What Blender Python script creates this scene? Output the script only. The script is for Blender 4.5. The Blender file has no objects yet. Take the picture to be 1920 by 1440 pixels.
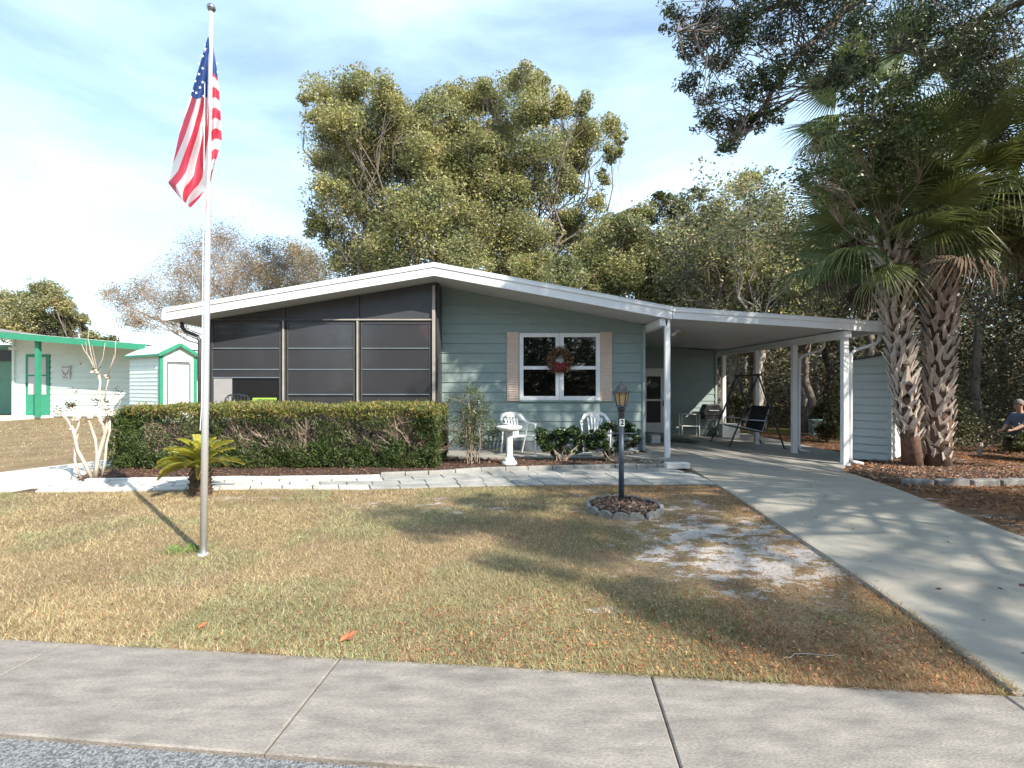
import bpy, math, random
import numpy as np
from mathutils import Vector, Matrix
R = math.radians
random.seed(7); rng = np.random.default_rng(11)
S = bpy.context.scene; COL = S.collection

# ---------------------------------------------------------------- camera, light, exposure
EYE, F = 1.5, 900.0
cam = bpy.data.cameras.new('camera'); co = bpy.data.objects.new('camera', cam); COL.objects.link(co)
co.location = (0, 0, EYE); co.rotation_euler = (R(90), 0, 0)
cam.sensor_width = 36; cam.lens = F/1920*36; cam.shift_y = 2/1920; cam.clip_start = .05; cam.clip_end = 3000
S.camera = co
SUNEL, SAZ = 37.0, (0.72, -0.69)
sunv = Vector((SAZ[0]*math.cos(R(SUNEL)), SAZ[1]*math.cos(R(SUNEL)), math.sin(R(SUNEL)))).normalized()
sl = bpy.data.lights.new('sun', 'SUN'); sl.energy = 4.7; sl.angle = R(.55); sl.color = (1, .935, .83)
so = bpy.data.objects.new('sun', sl); COL.objects.link(so); so.rotation_euler = sunv.to_track_quat('Z', 'Y').to_euler()
so.location = (20, -20, 30)
W = bpy.data.worlds.new('World'); S.world = W; W.use_nodes = True
wn, wl = W.node_tree.nodes, W.node_tree.links; wn.clear()
sky = wn.new('ShaderNodeTexSky'); sky.sky_type = 'NISHITA'; sky.sun_disc = False
sky.sun_elevation = R(SUNEL); sky.sun_rotation = math.atan2(SAZ[0], SAZ[1]); sky.air_density = 1.0; sky.dust_density = .6; sky.ozone_density = 1.5
tc = wn.new('ShaderNodeTexCoord')
mp = wn.new('ShaderNodeMapping'); mp.inputs['Scale'].default_value = (1.0, 1.0, 3.2); mp.inputs['Rotation'].default_value = (.2, .35, .3)
nz = wn.new('ShaderNodeTexNoise'); nz.inputs['Scale'].default_value = 1.5; nz.inputs['Detail'].default_value = 7; nz.inputs['Roughness'].default_value = .55; nz.inputs['Distortion'].default_value = .5
cr = wn.new('ShaderNodeMapRange'); cr.inputs[1].default_value = .36; cr.inputs[2].default_value = .78; cr.inputs[3].default_value = .18; cr.inputs[4].default_value = .72
mx = wn.new('ShaderNodeMix'); mx.data_type = 'RGBA'; mx.inputs[7].default_value = (6.7, 9.0, 10.8, 1)
bg = wn.new('ShaderNodeBackground'); bg.inputs[1].default_value = .128; out = wn.new('ShaderNodeOutputWorld')
wl.new(tc.outputs['Generated'], mp.inputs[0]); wl.new(mp.outputs[0], nz.inputs[0]); wl.new(nz.outputs[0], cr.inputs[0])
wl.new(cr.outputs[0], mx.inputs[0]); wl.new(sky.outputs[0], mx.inputs[6]); wl.new(mx.outputs[2], bg.inputs[0]); wl.new(bg.outputs[0], out.inputs[0])
S.view_settings.view_transform = 'Standard'; S.view_settings.look = 'None'; S.view_settings.exposure = .93; S.view_settings.gamma = 1
S.view_settings.use_curve_mapping = False
S.render.engine = 'CYCLES'; S.cycles.max_bounces = 6; S.cycles.transparent_max_bounces = 12

# ---------------------------------------------------------------- helpers
def at(px, py, D): return Vector(((px-960)/F*D, D, EYE+(722-py)/F*D))
def gp(px, py): D = EYE*F/(py-722); return ((px-960)/F*D, D)
def sm(x, a, b): t = np.clip((x-a)/(b-a), 0, 1); return t*t*(3-2*t)
def gz(x, y): return -.16*sm(x, 3.6, 6.6)*sm(y, 6.2, 10.0)

def mat(name, c1, c2=None, rough=.7, scale=6, detail=5, lo=.35, hi=.65, bump=0, bscale=60, metal=0, spec=.5, transl=0, stretch=(1,1,1), fine=0, attr=False, coord='Object', alpha=1):
    m = bpy.data.materials.new(name); m.use_nodes = True; n, l = m.node_tree.nodes, m.node_tree.links
    b = n['Principled BSDF']; o = n['Material Output']
    b.inputs['Roughness'].default_value = rough; b.inputs['Metallic'].default_value = metal; b.inputs['Specular IOR Level'].default_value = spec
    c1 = (*c1, 1); c2 = (*(c2 or [x*.82 for x in c1[:3]]), 1)
    t = n.new('ShaderNodeTexCoord'); g = n.new('ShaderNodeMapping'); g.inputs['Scale'].default_value = stretch
    l.new(t.outputs[coord], g.inputs[0])
    if attr:
        a = n.new('ShaderNodeAttribute'); a.attribute_name = 'col'; csock = a.outputs['Color']
    else:
        z = n.new('ShaderNodeTexNoise'); z.inputs['Scale'].default_value = scale; z.inputs['Detail'].default_value = detail; z.inputs['Roughness'].default_value = .62
        l.new(g.outputs[0], z.inputs[0])
        r = n.new('ShaderNodeMapRange'); r.inputs[1].default_value = lo; r.inputs[2].default_value = hi; l.new(z.outputs[0], r.inputs[0])
        x = n.new('ShaderNodeMix'); x.data_type = 'RGBA'; x.inputs[6].default_value = c1; x.inputs[7].default_value = c2
        l.new(r.outputs[0], x.inputs[0]); csock = x.outputs[2]
        if fine:
            z2 = n.new('ShaderNodeTexNoise'); z2.inputs['Scale'].default_value = bscale; z2.inputs['Detail'].default_value = 3; l.new(g.outputs[0], z2.inputs[0])
            r2 = n.new('ShaderNodeMapRange'); r2.inputs[1].default_value = .3; r2.inputs[2].default_value = .7; r2.inputs[3].default_value = 1-fine; r2.inputs[4].default_value = 1+fine
            l.new(z2.outputs[0], r2.inputs[0])
            v = n.new('ShaderNodeVectorMath'); v.operation = 'SCALE'; l.new(csock, v.inputs[0]); l.new(r2.outputs[0], v.inputs['Scale']); csock = v.outputs[0]
    l.new(csock, b.inputs['Base Color'])
    if bump:
        zb = n.new('ShaderNodeTexNoise'); zb.inputs['Scale'].default_value = bscale; zb.inputs['Detail'].default_value = 4; l.new(g.outputs[0], zb.inputs[0])
        bn = n.new('ShaderNodeBump'); bn.inputs['Strength'].default_value = bump; bn.inputs['Distance'].default_value = .01
        l.new(zb.outputs[0], bn.inputs['Height']); l.new(bn.outputs[0], b.inputs['Normal'])
    if transl:
        tr = n.new('ShaderNodeBsdfTranslucent'); l.new(csock, tr.inputs[0]); ms = n.new('ShaderNodeMixShader'); ms.inputs[0].default_value = transl
        l.new(b.outputs[0], ms.inputs[1]); l.new(tr.outputs[0], ms.inputs[2]); l.new(ms.outputs[0], o.inputs[0])
    return m

def glassy(name, tint, refl, base=(.02,.02,.022), clear=.5, rough=.03):
    m = bpy.data.materials.new(name); m.use_nodes = True; n, l = m.node_tree.nodes, m.node_tree.links; n.clear()
    o = n.new('ShaderNodeOutputMaterial'); t = n.new('ShaderNodeBsdfTransparent'); t.inputs[0].default_value = (*tint, 1)
    d = n.new('ShaderNodeBsdfDiffuse'); d.inputs[0].default_value = (*base, 1)
    g = n.new('ShaderNodeBsdfGlossy'); g.inputs['Roughness'].default_value = rough; g.inputs[0].default_value = (.9, .9, .9, 1)
    a = n.new('ShaderNodeMixShader'); a.inputs[0].default_value = clear; l.new(d.outputs[0], a.inputs[1]); l.new(t.outputs[0], a.inputs[2])
    f = n.new('ShaderNodeLayerWeight'); f.inputs[0].default_value = .25
    r = n.new('ShaderNodeMapRange'); r.inputs[3].default_value = refl; r.inputs[4].default_value = .85; l.new(f.outputs['Fresnel'], r.inputs[0])
    b = n.new('ShaderNodeMixShader'); l.new(r.outputs[0], b.inputs[0]); l.new(a.outputs[0], b.inputs[1]); l.new(g.outputs[0], b.inputs[2]); l.new(b.outputs[0], o.inputs[0])
    z = n.new('ShaderNodeTexNoise'); z.inputs['Scale'].default_value = 2.2; bp = n.new('ShaderNodeBump'); bp.inputs['Strength'].default_value = .06; bp.inputs['Distance'].default_value = .05
    l.new(z.outputs[0], bp.inputs['Height']); l.new(bp.outputs[0], g.inputs['Normal'])
    return m

def tag(o, label=None, cat=None, group=None, kind=None):
    if label: o['label'] = label
    if cat: o['category'] = cat
    if group: o['group'] = group
    if kind: o['kind'] = kind
    return o
def thing(name, label, cat, loc=(0,0,0), rz=0, group=None):
    o = bpy.data.objects.new(name, None); COL.objects.link(o); o.location = loc; o.rotation_euler = (0, 0, rz); o.empty_display_size = .2
    return tag(o, label, cat, group)
def link(name, me, m, parent=None, world=False):
    if m is not None:
        if isinstance(m, (list, tuple)):
            for q in m: me.materials.append(q)
        else: me.materials.append(m)
    o = bpy.data.objects.new(name, me); COL.objects.link(o)
    if parent is not None:
        o.parent = parent
        if world and parent.type == 'EMPTY': o.location = -parent.location
    return o
def copy_thing(o):
    c = o.copy(); COL.objects.link(c)
    for ch in o.children:
        d = ch.copy(); COL.objects.link(d); d.parent = c
        for g in ch.children:
            e = g.copy(); COL.objects.link(e); e.parent = d
    return c

class MB:
    def __init__(s): s.v = []; s.f = []; s.mi = []
    def add(s, vs, fs, mi=0):
        k = len(s.v); s.v += [tuple(v) for v in vs]; s.f += [tuple(i+k for i in f) for f in fs]; s.mi += [mi]*len(fs); return s
    def box(s, a, b, mi=0, M=None):
        (x0,y0,z0),(x1,y1,z1) = a, b
        vs = [(x0,y0,z0),(x1,y0,z0),(x1,y1,z0),(x0,y1,z0),(x0,y0,z1),(x1,y0,z1),(x1,y1,z1),(x0,y1,z1)]
        if M: vs = [M @ Vector(v) for v in vs]
        return s.add(vs, [(0,3,2,1),(4,5,6,7),(0,1,5,4),(1,2,6,5),(2,3,7,6),(3,0,4,7)], mi)
    def bar(s, p, q, w, h=None, up=(0,0,1), mi=0):
        p, q = Vector(p), Vector(q); h = h or w; d = (q-p).normalized(); up = Vector(up)
        if abs(d.dot(up)) > .95: up = Vector((0,1,0)) if abs(d.y) < .9 else Vector((1,0,0))
        a = d.cross(up).normalized()*w/2; b = a.cross(d).normalized()*h/2
        vs = [p-a-b, p+a-b, p+a+b, p-a+b, q-a-b, q+a-b, q+a+b, q-a+b]
        return s.add(vs, [(0,1,2,3),(7,6,5,4),(0,4,5,1),(1,5,6,2),(2,6,7,3),(3,7,4,0)], mi)
    def tube(s, pts, rad, n=8, cap=True, mi=0):
        pts = [Vector(p) for p in pts]
        if not hasattr(rad, '__len__'): rad = [rad]*len(pts)
        k = len(s.v); prev = None
        for i, p in enumerate(pts):
            d = (pts[min(i+1, len(pts)-1)]-pts[max(i-1, 0)]).normalized()
            if prev is None: a = d.orthogonal().normalized()
            else:
                a = prev - d*prev.dot(d); a = a.normalized() if a.length > 1e-5 else d.orthogonal().normalized()
            prev = a; b = d.cross(a)
            for j in range(n):
                t = 2*math.pi*j/n; s.v.append(tuple(p+(a*math.cos(t)+b*math.sin(t))*rad[i]))
        for i in range(len(pts)-1):
            for j in range(n):
                s.f.append((k+i*n+j, k+i*n+(j+1)%n, k+(i+1)*n+(j+1)%n, k+(i+1)*n+j)); s.mi.append(mi)
        if cap:
            s.f.append(tuple(k+j for j in reversed(range(n)))); s.mi.append(mi)
            s.f.append(tuple(k+(len(pts)-1)*n+j for j in range(n))); s.mi.append(mi)
        return s
    def lathe(s, prof, c=(0,0,0), n=24, mi=0, flute=0):
        k = len(s.v)
        for r, z in prof:
            for j in range(n):
                t = 2*math.pi*j/n; q = r*(1-(flute if j % 2 else 0)); s.v.append((c[0]+q*math.cos(t), c[1]+q*math.sin(t), c[2]+z))
        for i in range(len(prof)-1):
            for j in range(n): s.f.append((k+i*n+j, k+i*n+(j+1)%n, k+(i+1)*n+(j+1)%n, k+(i+1)*n+j)); s.mi.append(mi)
        s.f.append(tuple(k+j for j in reversed(range(n)))); s.mi.append(mi)
        s.f.append(tuple(k+(len(prof)-1)*n+j for j in range(n))); s.mi.append(mi)
        return s
    def mesh(s, name, smooth=False):
        me = bpy.data.meshes.new(name); me.from_pydata(s.v, [], s.f); me.update()
        if smooth: me.polygons.foreach_set('use_smooth', [True]*len(me.polygons))
        return me
    def build(s, name, m, parent=None, world=False, smooth=False, bevel=0):
        me = s.mesh(name, smooth); o = link(name, me, m, parent, world)
        if isinstance(m, (list, tuple)): me.polygons.foreach_set('material_index', s.mi)
        if bevel:
            bv = o.modifiers.new('bevel', 'BEVEL'); bv.width = bevel; bv.segments = 2; bv.limit_method = 'ANGLE'
        return o

def npmesh(name, V, Q, colors=None, per=4):
    me = bpy.data.meshes.new(name); nv, nf = len(V), len(Q)
    me.vertices.add(nv); me.vertices.foreach_set('co', np.ascontiguousarray(V, dtype=np.float32).ravel())
    me.loops.add(nf*per); me.loops.foreach_set('vertex_index', np.ascontiguousarray(Q, dtype=np.int32).ravel())
    me.polygons.add(nf); me.polygons.foreach_set('loop_start', np.arange(0, nf*per, per, dtype=np.int32))
    me.update(calc_edges=True)
    if colors is not None:
        a = me.attributes.new('col', 'FLOAT_COLOR', 'POINT'); c = np.ones((nv, 4), np.float32); c[:, :3] = colors; a.data.foreach_set('color', c.ravel())
    return me
def palette(n, cols, w=None, jit=.18):
    cols = np.array(cols); w = np.array(w if w else [1]*len(cols), float); w /= w.sum()
    c = cols[rng.choice(len(cols), n, p=w)]; return np.clip(c*(1+rng.normal(0, jit, (n, 1))), .004, 1)
def leaves(C, L, Wd, cols, w=None, up=.3, name='foliage', dirs=None, jit=.22):
    """diamond leaves, one quad each"""
    n = len(C); C = np.asarray(C)
    if dirs is None:
        d = rng.normal(0, 1, (n, 3)); d[:, 2] *= .7
    else: d = dirs + rng.normal(0, .25, (n, 3))
    d /= np.linalg.norm(d, axis=1)[:, None]+1e-9
    u = rng.normal(0, 1, (n, 3)); u[:, 2] += up*2; s = np.cross(d, u); s /= np.linalg.norm(s, axis=1)[:, None]+1e-9
    Ls = (L*rng.uniform(.6, 1.35, n))[:, None]; Ws = (Wd*rng.uniform(.7, 1.3, n))[:, None]
    nn = np.cross(d, s)
    V = np.empty((n, 4, 3)); V[:, 0] = C-d*Ls/2; V[:, 1] = C+s*Ws/2+nn*Ws*.12; V[:, 2] = C+d*Ls/2; V[:, 3] = C-s*Ws/2+nn*Ws*.12
    tn = .5*np.sin(C[:, 0]*1.9+C[:, 2]*1.3+1)+.5*np.sin(C[:, 1]*2.3-C[:, 2]*2.1+C[:, 0]*.7)
    c = np.clip(palette(n, cols, w, jit)*np.stack([1+.24*tn, 1+.18*tn, 1+.1*tn], 1), .004, 1); c = np.repeat(c, 4, axis=0)
    return npmesh(name, V.reshape(-1, 3), np.arange(n*4).reshape(-1, 4), c)
def spray(c, r, n, k=14, sp=.2, flat=.8):
    """leaf centres grouped in sprays round a clump"""
    c = np.array(c); r = np.array(r) if hasattr(r, '__len__') else np.array([r]*3)
    d = rng.normal(0, 1, (k, 3)); d /= np.linalg.norm(d, axis=1)[:, None]
    cc = c + d*r*rng.uniform(.25, 1, (k, 1))
    i = rng.integers(0, k, n); wgt = rng.uniform(.5, 1.3, k)
    g3 = rng.normal(0, 1, (n, 3)); g3 *= np.minimum(1, 1.75/(np.linalg.norm(g3, axis=1)[:, None]+1e-6))
    return cc[i] + g3*r.mean()*sp*wgt[i][:, None]*np.array([1, 1, flat]), cc
def jag(p, q, n, a):
    p, q = Vector(p), Vector(q); L = (q-p).length; out = []
    for i in range(n+1):
        t = i/n; v = p.lerp(q, t)
        if 0 < i < n: v += Vector((random.gauss(0, a), random.gauss(0, a), random.gauss(0, a*.6)))*L
        out.append(v)
    return out

# ---------------------------------------------------------------- materials
m_white = mat('white_paint', (.80,.80,.79), (.72,.72,.71), rough=.45, scale=3)
m_white_old = mat('weathered_white', (.74,.73,.70), (.55,.54,.50), rough=.6, scale=4, bump=.1)
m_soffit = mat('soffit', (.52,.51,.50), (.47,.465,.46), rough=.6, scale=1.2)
m_teal = mat('teal_siding', (.25,.315,.292), (.225,.287,.267), rough=.62, scale=2.5, bump=.15, bscale=90, stretch=(1,1,3))
m_tealtrim = mat('teal_trim', (.30,.38,.36), (.27,.35,.33), rough=.55)
m_skirt = mat('skirting', (.16,.19,.21), (.12,.14,.16), rough=.7, scale=3)
m_bronze = mat('dark_frame', (.07,.068,.07), (.05,.05,.052), rough=.45)
m_tanmetal = mat('tan_metal', (.40,.36,.31), (.32,.29,.25), rough=.45, scale=3)
m_shutter = mat('peach_shutter', (.62,.48,.385), (.56,.43,.34), rough=.6)
m_screen = glassy('porch_vinyl', (.35,.35,.37), .08, base=(.055,.055,.062), clear=.2, rough=.09)
m_screen2 = glassy('porch_screen', (.85,.85,.87), .02, base=(.06,.06,.065), clear=.78, rough=.2)
m_transom = mat('transom_panel', (.062,.062,.068), (.05,.05,.056), rough=.4, scale=2)
m_glass = glassy('window_glass', (.55,.6,.6), .09, base=(.01,.012,.012), clear=.8, rough=.01)
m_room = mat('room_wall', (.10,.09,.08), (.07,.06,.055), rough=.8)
m_alu = mat('aluminium', (.78,.79,.81), (.70,.71,.74), rough=.38, metal=.6, scale=5)
m_gold = mat('ball_metal', (.42,.39,.40), (.35,.32,.34), rough=.25, metal=.9)
m_black = mat('black_metal', (.018,.018,.02), (.028,.028,.03), rough=.4)
m_blue = mat('lamp_post_paint', (.055,.075,.105), (.045,.06,.085), rough=.5, scale=9)
m_amber = mat('amber_glass', (.62,.46,.24), (.52,.38,.20), rough=.35, transl=.4)
m_plastic = mat('white_plastic', (.80,.80,.80), (.72,.73,.74), rough=.4, scale=6)
m_concW = mat('white_cement', (.72,.71,.68), (.50,.49,.46), rough=.8, scale=9, bump=.3, bscale=40)
m_walk = mat('sidewalk_concrete', (.315,.28,.24), (.165,.147,.128), rough=.92, scale=10, detail=14, lo=.28, hi=.70, stretch=(.4,1.3,1), bump=.35, bscale=160, fine=.28, coord='Object')
m_drive = mat('driveway_concrete', (.345,.312,.255), (.245,.222,.182), rough=.85, scale=1.6, detail=13, lo=.3, hi=.7, bump=.15, bscale=140, fine=.1)
m_slab = mat('carport_concrete', (.32,.305,.27), (.24,.23,.205), rough=.75, scale=.9, detail=8, bump=.1, bscale=120, fine=.07)
m_asph = mat('asphalt', (.25,.25,.25), (.095,.095,.096), rough=.9, scale=75, detail=3, lo=.42, hi=.6, bump=.8, bscale=130, fine=.5)
m_pavershade = mat('paver_shaded', (.36,.35,.32), (.24,.232,.212), rough=.9, scale=3.2, detail=8, bump=.3, bscale=90, fine=.12)  # grey copy of the paver concrete, shade at the right end put into it
m_paversun = mat('paver_sunlit', (.55,.525,.48), (.40,.38,.34), rough=.9, scale=3, detail=8, bump=.3, bscale=90, fine=.1)  # same concrete paler, with the bright sun on the left put into it
m_stone = mat('dark_stone', (.25,.24,.22), (.15,.14,.13), rough=.95, scale=9, bump=.6, bscale=40, fine=.2)
m_mulch = mat('mulch_soil', (.095,.05,.032), (.045,.024,.017), rough=.95, scale=25, bump=.9, bscale=50, fine=.4)
m_chip = mat('mulch_chips', (1,1,1), rough=.9, attr=True)
m_leaf = mat('leaves', (1,1,1), rough=.5, attr=True, transl=.38)
m_leafgl = mat('glossy_leaves', (1,1,1), rough=.38, attr=True, transl=.18, spec=.6)
m_grass = mat('grass_blades', (1,1,1), rough=.75, attr=True, transl=.2, spec=.2)
m_litter = mat('leaf_litter', (1,1,1), rough=.8, attr=True, transl=.1, spec=.2)
m_bark = mat('grey_bark', (.20,.165,.135), (.10,.08,.065), rough=.95, scale=9, bump=.8, bscale=22, stretch=(1,1,.3))
m_barkpale = mat('pale_bark', (.42,.37,.31), (.27,.23,.19), rough=.9, scale=8, bump=.4, bscale=25, stretch=(1,1,.3))
m_twig = mat('twig_bark', (.40,.31,.24), (.22,.17,.13), rough=.95, scale=12)
m_myrtle = mat('myrtle_bark', (.62,.54,.45), (.40,.32,.25), rough=.75, scale=11, stretch=(1,1,.35), bump=.2)
m_ptrunk = mat('palm_trunk', (.19,.105,.065), (.08,.05,.035), rough=.95, scale=14, bump=.8, bscale=30)
m_boot = mat('palm_leaf_base', (.64,.56,.49), (.40,.32,.25), rough=.9, scale=7, bump=.5, bscale=60, stretch=(3,3,.7))
m_frond = mat('palm_frond', (.105,.145,.045), (.18,.205,.065), rough=.5, scale=3, transl=.22)
m_frondy = mat('yellowing_frond', (.20,.20,.06), (.105,.13,.04), rough=.45, scale=4, transl=.25)
m_frondd = mat('dead_frond', (.16,.105,.065), (.09,.06,.04), rough=.9, scale=4)
m_sago = mat('sago_leaflets', (.52,.42,.06), (.27,.29,.05), rough=.42, scale=7, lo=.4, hi=.6, transl=.25)
m_sagot = mat('sago_trunk', (.12,.08,.05), (.05,.034,.024), rough=.95, scale=20, bump=1, bscale=30)
m_mint = mat('mint_siding', (.66,.76,.70), (.62,.72,.66), rough=.6, scale=2)
m_green = mat('green_trim', (.035,.27,.15), (.03,.23,.13), rough=.5)
m_greenS = mat('mint_recess', (.16,.36,.27), (.14,.32,.24), rough=.6)
m_shedsun = mat('shed_siding_sunlit', (.62,.62,.56), (.56,.56,.50), rough=.6, scale=2)  # lighter copy of the garden shed siding, sunlight put into the colour
m_shedshade = mat('shed_siding_shaded', (.52,.57,.56), (.47,.52,.51), rough=.6, scale=2)  # duller copy of the same shed siding, shade put into the colour
m_roofg = mat('shingle_roof', (.25,.22,.20), (.17,.15,.14), rough=.95, scale=12, fine=.2)
m_roofm = mat('white_metal_roof', (.72,.74,.72), (.66,.68,.67), rough=.4, scale=2)
m_yellow = mat('yellow_wall', (.68,.58,.30), (.62,.52,.27), rough=.7)
m_red = mat('red_ribbon', (.20,.01,.015), (.13,.008,.012), rough=.55)
m_sign = mat('lime_sign', (.48,.68,.12), (.44,.62,.10), rough=.5)
m_skin = mat('skin', (.50,.30,.22), (.44,.25,.18), rough=.55)
m_shirt = mat('blue_shirt', (.14,.18,.27), (.11,.14,.22), rough=.85)
m_hair = mat('grey_hair', (.22,.18,.16), (.16,.13,.11), rough=.8)
m_jeans = mat('dark_trousers', (.05,.06,.08), (.04,.045,.06), rough=.85)
m_mesh = mat('swing_fabric', (.045,.045,.048), (.03,.03,.033), rough=.85, scale=20)
m_utility = mat('utility_green', (.24,.33,.31), (.20,.28,.26), rough=.6)
m_wood = mat('chair_wood', (.28,.17,.09), (.18,.10,.05), rough=.5, scale=6, stretch=(1,1,.2))
m_orange = mat('orange_shade', (.75,.24,.06), (.6,.18,.05), rough=.6, transl=.3)
m_lace = mat('grey_lace', (.16,.19,.16), (.09,.11,.10), rough=.9, scale=30)

# ---------------------------------------------------------------- ground
def groundmat():
    m = bpy.data.materials.new('lawn_soil'); m.use_nodes = True; n, l = m.node_tree.nodes, m.node_tree.links
    b = n['Principled BSDF']; b.inputs['Roughness'].default_value = .95; b.inputs['Specular IOR Level'].default_value = .15
    g = n.new('ShaderNodeNewGeometry'); P = g.outputs['Position']
    def noise(sc, det=6, rough=.6, st=None):
        z = n.new('ShaderNodeTexNoise'); z.inputs['Scale'].default_value = sc; z.inputs['Detail'].default_value = det; z.inputs['Roughness'].default_value = rough
        if st:
            q = n.new('ShaderNodeMapping'); q.inputs['Scale'].default_value = st; l.new(P, q.inputs[0]); l.new(q.outputs[0], z.inputs[0])
        else: l.new(P, z.inputs[0])
        return z.outputs[0]
    def rng_(s, a, b_, c=0, d=1):
        r = n.new('ShaderNodeMapRange'); r.interpolation_type = 'SMOOTHSTEP'; r.inputs[1].default_value = a; r.inputs[2].default_value = b_; r.inputs[3].default_value = c; r.inputs[4].default_value = d
        l.new(s, r.inputs[0]); return r.outputs[0]
    def mix(f, a, c):
        x = n.new('ShaderNodeMix'); x.data_type = 'RGBA'
        l.new(f, x.inputs[0])
        for s, i in ((a, 6), (c, 7)):
            if isinstance(s, tuple): x.inputs[i].default_value = (*s, 1)
            else: l.new(s, x.inputs[i])
        return x.outputs[2]
    def mth(op, a, c):
        x = n.new('ShaderNodeMath'); x.operation = op
        for s, i in ((a, 0), (c, 1)):
            if isinstance(s, (int, float)): x.inputs[i].default_value = s
            else: l.new(s, x.inputs[i])
        return x.outputs[0]
    def blob(cx, cy, rx, ry):
        q = n.new('ShaderNodeMapping'); q.vector_type = 'TEXTURE'; q.inputs['Location'].default_value = (cx, cy, 0); q.inputs['Scale'].default_value = (rx, ry, 1000); l.new(P, q.inputs[0])
        v = n.new('ShaderNodeVectorMath'); v.operation = 'LENGTH'; l.new(q.outputs[0], v.inputs[0]); return rng_(v.outputs['Value'], 1.0, .3)
    base = mix(rng_(noise(1.3), .35, .65), (.32,.235,.135), (.22,.15,.09))
    base = mix(rng_(noise(3.1, 7), .48, .7), base, (.19,.165,.075))
    base = mix(rng_(noise(40, 3), .4, .7), base, (.15,.10,.06))
    sand = mth('ADD', blob(2.1, 4.35, 1.6, 1.5), mth('MULTIPLY', blob(1.9, 6.0, 2.2, 1.2), .55))
    sand = mth('ADD', sand, mth('MULTIPLY', blob(-1.2, 5.9, 2.5, .8), .42)); sand = mth('ADD', sand, mth('MULTIPLY', blob(-3.9, 6.35, 1.3, .35), .8))
    sand = mth('ADD', sand, mth('MULTIPLY', blob(.65, 3.2, .28, .09), 1.1))
    sand = mth('ADD', sand, mth('MULTIPLY', blob(7.2, 6.6, 2.5, 1.6), .45))
    sm_ = rng_(mth('ADD', sand, mth('MULTIPLY', mth('SUBTRACT', noise(3.6, 9, .75, (1, 1.5, 1)), .54), 6.0)), .5, .8)
    base = mix(sm_, base, (.44,.395,.36))
    sep = n.new('ShaderNodeSeparateXYZ'); l.new(P, sep.inputs[0])
    right = mth('MAXIMUM', rng_(sep.outputs[0], 4.8, 5.6), mth('MULTIPLY', rng_(sep.outputs[0], 2.0, 3.0), rng_(sep.outputs[1], 15, 17)))
    lit = mix(rng_(noise(1.6, 8, .7), .4, .62), (.19,.10,.05), (.10,.055,.035)); lit = mix(rng_(noise(2.3, 8, .7, (1,2.5,1)), .56, .66), lit, (.40,.35,.32))
    base = mix(right, base, lit)
    bk = mth('MULTIPLY', rng_(noise(.35), .42, .55), mth('MULTIPLY', rng_(sep.outputs[1], 13.5, 15), rng_(sep.outputs[1], 21, 19)))
    base = mix(mth('MULTIPLY', bk, rng_(sep.outputs[0], 5, 7)), base, (.15,.17,.05))
    l.new(base, b.inputs['Base Color'])
    bn = n.new('ShaderNodeBump'); bn.inputs['Strength'].default_value = .6; bn.inputs['Distance'].default_value = .02; l.new(noise(45, 4), bn.inputs['Height']); l.new(bn.outputs[0], b.inputs['Normal'])
    return m
xs = np.concatenate([[-600,-300,-150,-80,-50,-35], np.arange(-25, 25.1, .5), [35,50,80,150,300,600]])
ys = np.concatenate([[-300,-100,-40,-15], np.arange(-6, 30.1, .5), [35,45,60,90,150,300,900]])
X, Y = np.meshgrid(xs, ys); V = np.stack([X, Y, gz(X, Y)], -1).reshape(-1, 3); nx = len(xs)
Q = [(j*nx+i, j*nx+i+1, (j+1)*nx+i+1, (j+1)*nx+i) for j in range(len(ys)-1) for i in range(nx-1)]
tag(link('lawn', npmesh('lawn', V, np.array(Q)), groundmat()), kind='structure')

def slab(name, poly, z, thick, m, parent=None, step=.35, kind=None, rim=True):
    """flat polygon (left edge list, right edge list as rows) draped on the ground"""
    rows = poly; mb = MB(); n = 9
    for a, b in rows:
        for i in range(n):
            x = a[0]+(b[0]-a[0])*i/(n-1); y = a[1]+(b[1]-a[1])*i/(n-1); mb.v.append((x, y, float(gz(x, y))+z))
    for j in range(len(rows)-1):
        for i in range(n-1): k = j*n+i; mb.f.append((k, k+1, k+n+1, k+n)); mb.mi.append(0)
    ring = [i for i in range(n)]+[j*n+n-1 for j in range(1, len(rows))]+[(len(rows)-1)*n+i for i in range(n-2, -1, -1)]+[j*n for j in range(len(rows)-2, 0, -1)]
    k = len(mb.v)
    for i in ring: v = mb.v[i]; mb.v.append((v[0], v[1], v[2]-thick))
    m_ = len(ring)
    for i in range(m_): mb.f.append((ring[i], k+i, k+(i+1)%m_, ring[(i+1)%m_])); mb.mi.append(0)
    o = mb.build(name, m, parent)
    if kind: o['kind'] = kind
    return o
def lerp_rows(pl, pr, step=.4):
    """two polylines with matching vertices -> dense rows"""
    rows = []
    for i in range(len(pl)-1):
        n = max(1, int(max(math.dist(pl[i], pl[i+1]), math.dist(pr[i], pr[i+1]))/step))
        for k in range(n):
            t = k/n; rows.append((tuple(pl[i][q]*(1-t)+pl[i+1][q]*t for q in (0, 1)), tuple(pr[i][q]*(1-t)+pr[i+1][q]*t for q in (0, 1))))
    rows.append((pl[-1], pr[-1])); return rows

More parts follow.
